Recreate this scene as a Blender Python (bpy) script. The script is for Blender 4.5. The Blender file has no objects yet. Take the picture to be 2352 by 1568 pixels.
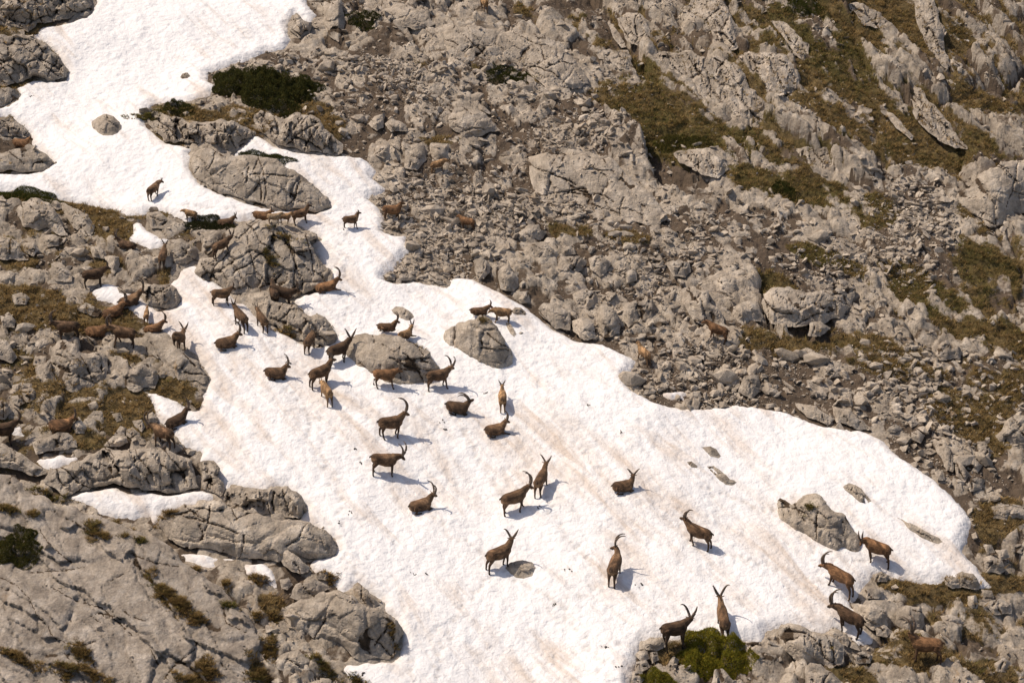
import bpy, bmesh, math, random
import numpy as np
from mathutils import Vector
from mathutils.geometry import delaunay_2d_cdt

# ------------------------------------------------------------------ camera, sky, sun, exposure
SC = bpy.context.scene
COL = SC.collection
PITCH = math.radians(12.0)
FPX = 4700.0                       # focal length in pixels of a 2352 px wide picture
CAM = np.array([0.0, 0.0, 16.6])
cam_d = bpy.data.cameras.new('camera'); cam = bpy.data.objects.new('camera', cam_d); COL.objects.link(cam)
cam.location = CAM; cam.rotation_euler = (math.pi/2 - PITCH, 0, 0)
cam_d.sensor_width = 36; cam_d.lens = 36*FPX/2352; cam_d.clip_start = 1; cam_d.clip_end = 2000
SC.camera = cam
SUN_EL, SUN_AZ = math.radians(59), math.radians(-85)      # azimuth from +y towards +x
sdir = Vector((math.sin(SUN_AZ)*math.cos(SUN_EL), math.cos(SUN_AZ)*math.cos(SUN_EL), math.sin(SUN_EL)))
w = bpy.data.worlds.new('World'); SC.world = w; w.use_nodes = True
nt = w.node_tree; bg = nt.nodes['Background']
sky = nt.nodes.new('ShaderNodeTexSky'); sky.sky_type = 'NISHITA'; sky.sun_disc = False
sky.sun_elevation = SUN_EL; sky.sun_rotation = SUN_AZ; sky.altitude = 1800; sky.dust_density = 6.0; sky.air_density = 0.7
nt.links.new(sky.outputs[0], bg.inputs[0]); bg.inputs[1].default_value = 0.13
sl = bpy.data.lights.new('sun', 'SUN'); sl.energy = 3.1; sl.angle = math.radians(0.53); sl.color = (1, 0.96, 0.90)
so = bpy.data.objects.new('sun', sl); COL.objects.link(so)
so.rotation_euler = sdir.to_track_quat('Z', 'Y').to_euler(); so.location = (0, 0, 60)
SC.view_settings.view_transform = 'Standard'; SC.view_settings.look = 'None'
SC.view_settings.exposure = 0.22; SC.view_settings.gamma = 1.0
SC.view_settings.use_white_balance = True; SC.view_settings.white_balance_temperature = 7550; SC.view_settings.white_balance_tint = 14

rng = np.random.default_rng(7); random.seed(7)

# ------------------------------------------------------------------ numeric helpers
def hash2(ix, iy, s=0):
    h = (ix.astype(np.int64)*374761393 + iy.astype(np.int64)*668265263 + s*1442695041) & 0xffffffff
    h = ((h ^ (h >> 13))*1274126177) & 0xffffffff
    h = ((h ^ (h >> 15))*2246822519) & 0xffffffff
    return ((h ^ (h >> 16)) & 0xffffff)/float(0xffffff)
def vnoise(x, y, s=0):
    ix, iy = np.floor(x), np.floor(y); fx, fy = x-ix, y-iy
    fx = fx*fx*fx*(fx*(fx*6-15)+10); fy = fy*fy*fy*(fy*(fy*6-15)+10)
    a, b = hash2(ix, iy, s), hash2(ix+1, iy, s); c, d = hash2(ix, iy+1, s), hash2(ix+1, iy+1, s)
    return (a+(b-a)*fx+(c-a)*fy+(a-b-c+d)*fx*fy)*2-1
def fbm(x, y, o=4, s=0, g=0.5):
    v = 0; a = 1; t = 0
    for i in range(o):
        v = v+a*vnoise(x+17.3*i, y-9.1*i, s+i*7); t += a; a *= g; x = x*2.03; y = y*2.03
    return v/t
def voro(x, y, s=0):
    """blocks: (F1, F2, id random, tilted facet height)"""
    ix, iy = np.floor(x), np.floor(y)
    f1 = np.full(x.shape, 9.0); f2 = np.full(x.shape, 9.0); r = np.zeros(x.shape); tl = np.zeros(x.shape)
    for dx in (-1, 0, 1):
        for dy in (-1, 0, 1):
            jx, jy = ix+dx, iy+dy
            px = x-(jx+0.08+0.84*hash2(jx, jy, s+1)); py = y-(jy+0.08+0.84*hash2(jx, jy, s+2))
            d = np.hypot(px, py); near = d < f1
            f2 = np.where(near, f1, np.minimum(f2, d)); f1 = np.where(near, d, f1)
            rr = hash2(jx, jy, s+3); r = np.where(near, rr, r)
            tl = np.where(near, px*(hash2(jx, jy, s+4)-0.5)*2+py*(hash2(jx, jy, s+5)-0.5)*2, tl)
    return f1, f2, r, tl
def sm(a, b, x):
    t = np.clip((x-a)/(b-a), 0, 1); return t*t*(3-2*t)
def blocks(x, y, cell, s, ang=0.0, ratio=1.0, crack=0.35, tilt=0.8):
    """fractured-rock relief of unit size, cells elongated by ratio along ang; returns relief, block tone"""
    c, n = math.cos(ang), math.sin(ang)
    wx = x+cell*0.2*fbm(x/cell*1.3, y/cell*1.3, 3, s+50); wy = y+cell*0.2*fbm(x/cell*1.3, y/cell*1.3, 3, s+60)
    u = (wx*c+wy*n)/(cell*ratio); v = (-wx*n+wy*c)/cell
    f1, f2, r, tl = voro(u, v, s)
    return (r-0.5)+tilt*tl-crack*(1-sm(0.0, 0.13, f2-f1)), r

# projection
FW = np.array([0, math.cos(PITCH), -math.sin(PITCH)]); UPV = np.array([0, math.sin(PITCH), math.cos(PITCH)])
def project(x, y, z):
    dx, dy, dz = x-CAM[0], y-CAM[1], z-CAM[2]
    dep = dy*FW[1]+dz*FW[2]; up = dy*UPV[1]+dz*UPV[2]
    return 1176+FPX*dx/dep, 784-FPX*up/dep, dep
def ray(px, py):
    a = (np.asarray(px, float)-1176)/FPX; b = (784-np.asarray(py, float))/FPX
    return a, FW[1]+b*UPV[1], FW[2]+b*UPV[2]           # point = CAM + depth*dir
def base(x, y):
    z = 0.51*(y-78)-0.10*x
    z = z+0.55*fbm(x/11, y/11, 2, 3)+0.22*fbm(x/4.2, y/4.2, 2, 9)
    z = z+0.012*np.maximum(0, y-88)**2*sm(2, 16, x)*np.where(y > 115, 0, 1)+np.where(y > 115, 0.012*27**2*sm(2, 16, x), 0)
    return z
def march(px, py, hf, t0=48.0, t1=135.0, st=0.2):
    """depth along the axis at which pixel rays meet height function hf"""
    dx, dy, dz = ray(px, py); t = np.full(dx.shape, t0); out = np.full(dx.shape, np.nan)
    for k in range(int((t1-t0)/st)):
        act = np.isnan(out)
        if not act.any(): break
        i = np.nonzero(act)[0]; tt = t0+k*st
        z = CAM[2]+tt*dz[i]; h = hf(dx[i]*tt, dy[i]*tt)
        hit = i[z < h]; out[hit] = tt
    out = np.where(np.isnan(out), t1, out)
    lo, hi = out-st, out.copy()
    for k in range(12):
        m = (lo+hi)/2; below = CAM[2]+m*dz < hf(dx*m, dy*m)
        hi = np.where(below, m, hi); lo = np.where(below, lo, m)
    return hi
def pt(px, py, hf):
    px = np.atleast_1d(np.asarray(px, float)); py = np.atleast_1d(np.asarray(py, float))
    t = march(px, py, hf); dx, dy, dz = ray(px, py)
    return np.stack([dx*t, dy*t, CAM[2]+dz*t], 1)
# positions noted on enlarged crops of the photograph (rows A-D, columns 1-4), turned into 2352-wide picture pixels
CX = {1: 0.0, 2: 569.6, 3: 1139.3, 4: 1708.9}; CY = {'A': 0.0, 'B': 385.9, 'C': 753.4, 'D': 1139.3}
def cr(c, pts): return [(CX[int(c[1])]+x*0.2737, CY[c[0]]+y*0.2737) for x, y in pts]
def inside(px, py, poly):
    px, py = np.asarray(px), np.asarray(py); r = np.zeros(px.shape, bool); n = len(poly)
    for i in range(n):
        x0, y0 = poly[i]; x1, y1 = poly[(i+1) % n]
        if y0 == y1: continue
        c = ((y0 > py) != (y1 > py)) & (px < (x1-x0)*(py-y0)/(y1-y0)+x0); r ^= c
    return r
def dist(px, py, poly):
    d = np.full(np.asarray(px).shape, 1e9); n = len(poly)
    for i in range(n):
        x0, y0 = poly[i]; x1, y1 = poly[(i+1) % n]; ex, ey = x1-x0, y1-y0; L = ex*ex+ey*ey+1e-12
        t = np.clip(((px-x0)*ex+(py-y0)*ey)/L, 0, 1)
        d = np.minimum(d, (px-x0-t*ex)**2+(py-y0-t*ey)**2)
    return np.sqrt(d)

# ------------------------------------------------------------------ materials
def mat(name):
    m = bpy.data.materials.new(name); m.use_nodes = True; t = m.node_tree
    return m, t, t.nodes['Principled BSDF']
def N(t, kind, **kw):
    n = t.nodes.new('ShaderNode'+kind)
    for k, v in kw.items():
        if k in n.inputs: n.inputs[k].default_value = v
        else: setattr(n, k, v)
    return n
def noise(t, vec, scale, detail=4, rough=0.55, dist=0.0):
    n = N(t, 'TexNoise'); n.inputs['Scale'].default_value = scale; n.inputs['Detail'].default_value = detail
    n.inputs['Roughness'].default_value = rough; n.inputs['Distortion'].default_value = dist
    t.links.new(vec, n.inputs['Vector']); return n.outputs['Fac']
def ramp(t, fac, stops):
    r = N(t, 'ValToRGB'); e = r.color_ramp.elements
    while len(e) < len(stops): e.new(0.5)
    for el, (p, c) in zip(e, stops):
        el.position = p; el.color = (*c, 1) if len(c) == 3 else c
    t.links.new(fac, r.inputs[0]); return r.outputs[0]
def g3(v): return (v, v, v)
def mix(t, fac, a, b, mode='MIX'):
    m = N(t, 'Mix', data_type='RGBA', blend_type=mode)
    for s, v in ((m.inputs[0], fac), (m.inputs[6], a), (m.inputs[7], b)):
        if hasattr(v, 'is_linked'): t.links.new(v, s)
        elif isinstance(v, (int, float)): s.default_value = v
        else: s.default_value = (*v, 1)
    return m.outputs[2]
def math_(t, op, a, b=0.0, c=None):
    m = N(t, 'Math', operation=op)
    for i, v in enumerate((a, b, c)):
        if v is None: continue
        if hasattr(v, 'is_linked'): t.links.new(v, m.inputs[i])
        else: m.inputs[i].default_value = v
    return m.outputs[0]
def attr(t, name, out='Fac'):
    a = N(t, 'Attribute'); a.attribute_name = name; return a.outputs[out]
def mapping(t, vec, scale=(1, 1, 1), rot=(0, 0, 0)):
    m = N(t, 'Mapping'); m.inputs['Scale'].default_value = scale; m.inputs['Rotation'].default_value = rot
    t.links.new(vec, m.inputs[0]); return m.outputs[0]
def bump(t, h, strength, distance, prev=None):
    b = N(t, 'Bump'); b.inputs['Strength'].default_value = strength; b.inputs['Distance'].default_value = distance
    t.links.new(h, b.inputs['Height'])
    if prev is not None: t.links.new(prev, b.inputs['Normal'])
    return b.outputs[0]
def rock_colour(t, P, tone):
    """weathered limestone: pale grey to buff, grey films, rusty stains, specks"""
    big = noise(t, P, 0.35, 5, 0.6, 0.6); mid = noise(t, P, 1.7, 6, 0.65, 0.4); fine = noise(t, P, 14, 5, 0.7)
    c = ramp(t, mid, [(0.3, (0.285, 0.235, 0.182)), (0.5, (0.475, 0.402, 0.318)), (0.7, (0.66, 0.58, 0.48))])
    c = mix(t, ramp(t, big, [(0.52, g3(0)), (0.75, g3(0.55))]), c, (0.53, 0.44, 0.335))
    st = noise(t, mapping(t, P, (3.2, 1.0, 0.8)), 1.1, 5, 0.7)
    c = mix(t, ramp(t, st, [(0.52, g3(0)), (0.72, g3(0.7))]), c, (0.215, 0.185, 0.155))
    c = mix(t, ramp(t, noise(t, P, 0.9, 4, 0.6, 1.0), [(0.66, g3(0)), (0.74, g3(0.5))]), c, (0.47, 0.31, 0.17))
    c = mix(t, 1.0, c, ramp(t, fine, [(0.25, g3(0.62)), (0.6, g3(1.0)), (0.8, g3(1.12))]), 'MULTIPLY')
    c = mix(t, 1.0, c, ramp(t, tone, [(0.0, g3(0.74)), (1.0, g3(1.16))]), 'MULTIPLY')
    return c, mid, fine
def rock_bump(t, P, k=1.0):
    b = bump(t, noise(t, P, 2.2, 7, 0.66, 0.2), 0.75*k, 0.25)
    v = N(t, 'TexVoronoi'); v.inputs['Scale'].default_value = 2.6; v.inputs['Detail'].default_value = 2.0; v.inputs['Roughness'].default_value = 0.6
    w3 = N(t, 'Mix', data_type='VECTOR'); w3.inputs[0].default_value = 0.16; nz = N(t, 'TexNoise'); nz.inputs['Scale'].default_value = 1.8; nz.inputs['Detail'].default_value = 4
    t.links.new(P, nz.inputs['Vector']); t.links.new(mapping(t, P, (1.5, .8, .55), (0.2, 0, 0.6)), w3.inputs[4]); t.links.new(nz.outputs['Color'], w3.inputs[5]); t.links.new(w3.outputs[1], v.inputs['Vector'])
    b = bump(t, v.outputs['Color'], 0.55*k, 0.10, b)
    b = bump(t, noise(t, P, 18, 4, 0.7), 0.45*k, 0.05, b)
    return b

def make_hill_mat():
    m, t, p = mat('limestone_hillside'); geo = N(t, 'NewGeometry'); P = geo.outputs['Position']
    c, mid, fine = rock_colour(t, P, attr(t, 'tone'))
    b = rock_bump(t, P)
    # earth in the joints between blocks, painted shade between scree stones, turf where the ground carries it
    soil_shade = math_(t, 'ADD', attr(t, 'soil_shade'), math_(t, 'MULTIPLY', noise(t, P, 3.5, 5, 0.7), 0.6))
    c = mix(t, ramp(t, soil_shade, [(0.72, g3(0)), (0.88, g3(1))]), c, (0.12, 0.088, 0.062))
    turf = ramp(t, noise(t, P, 2.4, 8, 0.78), [(0.28, (0.033, 0.026, 0.014)), (0.48, (0.118, 0.083, 0.037)), (0.68, (0.26, 0.185, 0.085))])
    green = ramp(t, noise(t, P, 7.0, 5, 0.7), [(0.3, (0.034, 0.031, 0.010)), (0.65, (0.125, 0.102, 0.032))])
    turf = mix(t, ramp(t, math_(t, 'ADD', attr(t, 'green'), noise(t, P, 0.9, 4, 0.6)), [(0.50, g3(0)), (0.74, g3(0.9))]), turf, green)
    gm = math_(t, 'ADD', attr(t, 'grass'), math_(t, 'MULTIPLY', math_(t, 'SUBTRACT', noise(t, P, 4.5, 6, 0.72), 0.5), 0.6))
    gm = ramp(t, gm, [(0.44, g3(0)), (0.54, g3(1))])
    c = mix(t, gm, c, turf)
    t.links.new(c, p.inputs['Base Color']); p.inputs['Roughness'].default_value = 0.93; p.inputs['Specular IOR Level'].default_value = 0.2
    t.links.new(b, p.inputs['Normal']); return m
def make_rock_mat(name, tint=(1, 1, 1), k=1.0):
    m, t, p = mat(name); geo = N(t, 'NewGeometry'); P = geo.outputs['Position']
    c, mid, fine = rock_colour(t, P, attr(t, 'tone'))
    c = mix(t, 1.0, c, tint, 'MULTIPLY')
    b = rock_bump(t, P, k)
    so_ = math_(t, 'ADD', attr(t, 'soil_shade'), math_(t, 'MULTIPLY', noise(t, P, 4.0, 5, 0.7), 0.5))
    c = mix(t, ramp(t, so_, [(0.72, g3(0)), (0.86, g3(1))]), c, (0.085, 0.058, 0.036))
    t.links.new(c, p.inputs['Base Color']); p.inputs['Roughness'].default_value = 0.9; p.inputs['Specular IOR Level'].default_value = 0.25
    t.links.new(b, p.inputs['Normal']); return m
def make_stone_mat():
    m, t, p = mat('scree_limestone'); geo = N(t, 'NewGeometry'); P = geo.outputs['Position']
    tone = attr(t, 'tone')
    c, mid, fine = rock_colour(t, P, tone)
    t.links.new(c, p.inputs['Base Color']); p.inputs['Roughness'].default_value = 0.92; p.inputs['Specular IOR Level'].default_value = 0.2
    t.links.new(bump(t, noise(t, P, 12, 6, 0.7), 0.8, 0.06), p.inputs['Normal']); return m
def make_snow_mat():
    m, t, p = mat('old_snow'); geo = N(t, 'NewGeometry'); P = geo.outputs['Position']
    fall = math.radians(-40)          # run-off streaks follow the fall line
    S = mapping(t, P, (1, 1, 1), (0, 0, fall))
    S1 = mapping(t, S, (1.0, 0.15, 0.3))
    dirt = noise(t, S1, 1.25, 8, 0.68, 0.5)
    area = noise(t, P, 0.13, 3, 0.5, 0.4)
    d = math_(t, 'ADD', dirt, math_(t, 'MULTIPLY', math_(t, 'SUBTRACT', area, 0.5), 0.7))
    d = ramp(t, d, [(0.51, g3(0)), (0.74, g3(0.85))])
    spk = ramp(t, noise(t, P, 7.5, 4, 0.75), [(0.58, g3(0)), (0.74, g3(0.8))])
    spk2 = ramp(t, noise(t, P, 19, 3, 0.7), [(0.66, g3(0)), (0.76, g3(1))])
    c = mix(t, math_(t, 'MULTIPLY', d, 0.9), (0.875, 0.87, 0.86), (0.58, 0.46, 0.36))
    c = mix(t, math_(t, 'MULTIPLY', spk, 0.38), c, (0.52, 0.42, 0.33))
    c = mix(t, math_(t, 'MULTIPLY', math_(t, 'MULTIPLY', spk2, ramp(t, area, [(0.4, g3(0.1)), (0.6, g3(1))])), 0.45), c, (0.22, 0.17, 0.13))
    rim = math_(t, 'MULTIPLY', attr(t, 'rim'), ramp(t, noise(t, P, 3.0, 5, 0.7), [(0.3, g3(0.15)), (0.65, g3(1))]))
    c = mix(t, math_(t, 'MULTIPLY', rim, 0.75), c, (0.50, 0.44, 0.38))
    c = mix(t, math_(t, 'MULTIPLY', attr(t, 'trod'), 0.45), c, (0.42, 0.35, 0.29))
    t.links.new(c, p.inputs['Base Color']); p.inputs['Roughness'].default_value = 0.75; p.inputs['Specular IOR Level'].default_value = 0.25
    b = bump(t, noise(t, P, 3.4, 4, 0.55, 0.2), 0.55, 0.16)
    b = bump(t, noise(t, P, 6.0, 3, 0.55), 0.35, 0.08, b)
    t.links.new(b, p.inputs['Normal']); return m
def make_veg_mat(name, rough=0.85):
    m, t, p = mat(name); col = attr(t, 'Col', 'Color')
    geo = N(t, 'NewGeometry'); c = mix(t, 1.0, col, ramp(t, noise(t, geo.outputs['Position'], 6, 4, 0.7), [(0.3, g3(0.65)), (0.7, g3(1.3))]), 'MULTIPLY')
    t.links.new(c, p.inputs['Base Color']); p.inputs['Roughness'].default_value = rough; p.inputs['Specular IOR Level'].default_value = 0.15
    tr = N(t, 'BsdfTranslucent'); t.links.new(c, tr.inputs[0]); ms = N(t, 'MixShader'); ms.inputs[0].default_value = 0.4
    t.links.new(p.outputs[0], ms.inputs[1]); t.links.new(tr.outputs[0], ms.inputs[2]); t.links.new(ms.outputs[0], t.nodes['Material Output'].inputs[0])
    return m
def make_coat_mat():
    m, t, p = mat('ibex_coat'); col = attr(t, 'Col', 'Color'); tc = N(t, 'TexCoord'); O = tc.outputs['Object']
    n1 = noise(t, mapping(t, O, (1.2, 3, 2)), 3.0, 6, 0.75); n2 = noise(t, O, 38, 3, 0.7)
    c = mix(t, 1.0, col, ramp(t, n1, [(0.32, g3(0.42)), (0.68, g3(1.9))]), 'MULTIPLY')
    c = mix(t, 1.0, c, ramp(t, n2, [(0.3, g3(0.55)), (0.7, g3(1.6))]), 'MULTIPLY')
    t.links.new(c, p.inputs['Base Color']); p.inputs['Roughness'].default_value = 0.75; p.inputs['Specular IOR Level'].default_value = 0.25
    p.inputs['Sheen Weight'].default_value = 0.10; p.inputs['Sheen Roughness'].default_value = 0.45; p.inputs['Sheen Tint'].default_value = (1, .72, .45, 1)
    t.links.new(bump(t, n2, 0.9, 0.04), p.inputs['Normal']); return m
def make_horn_mat():
    m, t, p = mat('horn_keratin'); geo = N(t, 'NewGeometry')
    c = ramp(t, noise(t, geo.outputs['Position'], 16, 3, 0.6), [(0.3, (0.06, 0.04, 0.028)), (0.7, (0.19, 0.13, 0.085))])
    t.links.new(c, p.inputs['Base Color']); p.inputs['Roughness'].default_value = 0.55; return m
M_HILL, M_SNOW, M_STONE = make_hill_mat(), make_snow_mat(), make_stone_mat()
M_ROCK = make_rock_mat('boulder_limestone'); M_SLAB = make_rock_mat('slab_limestone', (0.96, 0.965, 0.99), 1.1)
M_VEG, M_SHRUB, M_COAT, M_HORN = make_veg_mat('dry_grass'), make_veg_mat('juniper_needles'), make_coat_mat(), make_horn_mat()
m_, t_, p_ = mat('wood_bark'); p_.inputs['Base Color'].default_value = (0.09, 0.06, 0.04, 1); p_.inputs['Roughness'].default_value = 0.9
t_.links.new(bump(t_, noise(t_, N(t_, 'NewGeometry').outputs['Position'], 25), 0.6, 0.02), p_.inputs['Normal']); M_BARK = m_
m_, t_, p_ = mat('dung'); p_.inputs['Base Color'].default_value = (0.022, 0.018, 0.015, 1); p_.inputs['Roughness'].default_value = 0.8; M_DUNG = m_

# ------------------------------------------------------------------ object helpers
def mesh_np(name, V, F, mats=None, smooth=True, attrs=None, cols=None):
    V = np.ascontiguousarray(V, np.float32); F = np.ascontiguousarray(F, np.int32); k = F.shape[1]
    me = bpy.data.meshes.new(name); me.vertices.add(len(V)); me.vertices.foreach_set('co', V.ravel())
    me.loops.add(F.size); me.loops.foreach_set('vertex_index', F.ravel())
    me.polygons.add(len(F)); me.polygons.foreach_set('loop_start', np.arange(0, F.size, k, dtype=np.int32))
    me.polygons.foreach_set('loop_total', np.full(len(F), k, np.int32))
    me.polygons.foreach_set('use_smooth', np.full(len(F), smooth, bool))
    for n_, a in (attrs or {}).items():
        at = me.attributes.new(n_, 'FLOAT', 'POINT'); at.data.foreach_set('value', np.ascontiguousarray(a, np.float32))
    if cols is not None:
        at = me.attributes.new('Col', 'FLOAT_COLOR', 'POINT')
        at.data.foreach_set('color', np.ascontiguousarray(np.c_[cols, np.ones(len(cols))], np.float32).ravel())
    me.update(calc_edges=True); me.validate()
    if mats is not None: me.materials.append(mats)
    return me
def obj(name, me, parent=None, loc=None):
    o = bpy.data.objects.new(name, me); COL.objects.link(o)
    if parent is not None: o.parent = parent
    if loc is not None: o.location = loc
    return o
def tag(o, label=None, cat=None, group=None, kind=None):
    for k, v in (('label', label), ('category', cat), ('group', group), ('kind', kind)):
        if v: o[k] = v
    return o
def thing(name, label, cat, loc, rz=0.0, group=None):
    o = obj(name, None, None, loc); o.rotation_euler = (0, 0, rz); o.empty_display_size = 0.3
    return tag(o, label, cat, group)

# ------------------------------------------------------------------ outlines of the snow (2352-wide picture pixels)
MAIN = [(222,-120),(222,0),(212,20),(195,38),(150,50),(92,58),(73,80),(100,95),(120,115),(140,140),(155,160),(150,178),(130,183),(100,180),(82,178),
 (60,185),(35,198),(45,215),(40,226),(0,245),(-160,262),(-160,290),(0,266),(22,270),(45,285),(70,310),(78,332),(100,350),(122,370),(105,385),(70,392),
 (0,394),(-160,398),(-160,440),(0,440),(45,440),(100,452),(150,458),(200,468),(250,478),(300,490),(335,488),(345,478),(370,482),(420,500),(470,513),
 (520,512),(560,506),(600,504),(650,502),(700,520),(734,546),(712,556),(721,577),(745,607),(761,620),(731,660),(679,683),(673,686),(682,703),(709,722),
 (745,731),(772,766),(761,785),(734,789),(701,784),(674,769),(635,747),(613,742),(583,714),(569,692),(545,687),(525,665),(500,645),(475,630),(470,612),
 (440,603),(415,612),(411,632),(383,651),(405,668),(413,687),(405,703),(364,706),(342,695),(315,676),(274,650),(241,643),(208,662),(219,682),(254,695),
 (298,709),(328,731),(383,761),(397,775),(427,791),(449,813),(479,868),(476,877),(465,907),(454,932),(427,929),(405,915),(383,907),(356,893),(323,896),
 (347,912),(356,929),(358,945),(364,967),(383,975),(402,994),(411,1013),(438,1022),(462,1035),(451,1055),(493,1063),(506,1079),(493,1092),(515,1115),
 (523,1123),(534,1109),(574,1117),(613,1126),(619,1115),(660,1115),(690,1142),(704,1156),(687,1181),(687,1189),(729,1205),(762,1229),(774,1249),
 (766,1265),(712,1285),(723,1301),(766,1326),(788,1358),(797,1355),(816,1341),(843,1352),(882,1377),(885,1397),(911,1421),(925,1460),(911,1498),
 (903,1509),(871,1509),(810,1517),(786,1520),(783,1533),(802,1553),(824,1566),(850,1700),(1440,1700),(1449,1566),(1454,1536),(1462,1498),(1476,1473),
 (1522,1462),(1577,1467),(1618,1465),(1640,1462),(1687,1467),(1755,1467),(1764,1449),(1796,1433),(1832,1435),(1887,1449),(1928,1441),(1944,1449),
 (1972,1467),(1996,1470),(2010,1457),(1983,1435),(1972,1402),(1955,1383),(1947,1369),(1955,1363),(1983,1355),(1999,1326),(2024,1315),(2043,1323),
 (2092,1329),(2161,1336),(2168,1326),(2225,1345),(2284,1344),(2251,1309),(2237,1287),(2210,1260),(2223,1221),(2234,1194),(2221,1167),(2179,1126),
 (2142,1090),(2106,1066),(2064,1041),(2053,1033),(2024,1000),(1983,986),(1941,978),(1887,972),(1840,953),(1804,940),(1764,932),(1709,926),(1695,921),
 (1670,929),(1604,933),(1544,929),(1495,912),(1454,890),(1438,874),(1449,849),(1464,830),(1454,814),(1413,800),(1385,786),(1331,780),(1271,752),
 (1232,717),(1194,690),(1139,662),(1090,638),(1062,631),(1032,632),(1026,654),(961,643),(911,646),(885,638),(906,613),(933,578),(953,567),(933,550),
 (942,535),(909,534),(879,525),(882,495),(871,473),(843,451),(880,440),(893,427),(871,416),(857,405),(871,391),(849,369),(830,356),(794,356),(756,353),
 (701,347),(638,334),(611,315),(586,304),(570,318),(548,339),(520,355),(575,358),(616,364),(651,383),(693,411),(720,424),(756,457),(756,473),(723,483),
 (635,478),(597,468),(550,455),(506,441),(465,419),(444,397),(438,375),(436,347),(448,336),(411,328),(383,325),(356,304),(336,282),(336,249),(356,235),
 (438,230),(479,216),(501,194),(476,181),(479,164),(515,153),(561,137),(602,120),(657,109),(671,90),(662,55),(679,30),(693,41),(718,51),(726,30),
 (709,8),(704,-4),(690,-120)]
PATCHES = [
 ('long white snow patch below the fractured rock band at lower left', cr('C1', [(530,1390),(640,1370),(720,1350),(800,1330),(900,1305),(960,1308),(1080,1355),(1250,1350),(1380,1370),(1560,1350),(1690,1335),(1800,1360),(1810,1400),(1700,1450),(1600,1480),(1400,1500),(1370,1540),(1320,1590),(1280,1615),(1250,1570),(1050,1565),(900,1540),(750,1470),(640,1440)])),
 ('narrow snow tongue between the grey slab and the pale rock at lower left', cr('D1', [(1425,425),(1480,430),(1560,445),(1700,450),(1880,490),(1960,500),(2050,530),(2140,535),(2240,535),(2280,590),(2320,680),(2345,730),(2330,780),(2240,700),(2150,640),(2040,650),(2050,600),(1960,530),(1800,530),(1830,600),(1700,570),(1560,520),(1500,470)])),
 ('small snow patch in the hollow left of the fractured rock band', cr('C1', [(290,1090),(330,1060),(420,1060),(520,1030),(560,1060),(660,1050),(640,1100),(560,1130),(440,1180),(330,1130)])),
 ('small snow patch beside the standing ibex at the left edge', cr('C1', [(70,870),(90,800),(130,780),(200,790),(170,810),(210,860),(220,885),(130,875)])),
 ('snow patch among boulders under the ibex standing on the ridge', cr('B1', [(1100,440),(1150,435),(1190,450),(1240,500),(1300,530),(1360,570),(1440,560),(1410,600),(1380,640),(1300,660),(1260,675),(1180,640),(1090,600),(1080,570),(1120,530),(1110,480)])),
 ('thin dirty snow patch among stones right of the main snowfield', cr('C3', [(1380,515),(1480,515),(1560,500),(1680,510),(1660,540),(1580,560),(1600,590),(1550,610),(1530,570),(1470,575),(1400,550)])),
 ('tiny bright snow patch on the far cliff at upper right', cr('A4', [(1795,305),(1850,305),(1930,320),(1960,342),(1910,355),(1850,340)])),
]

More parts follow.
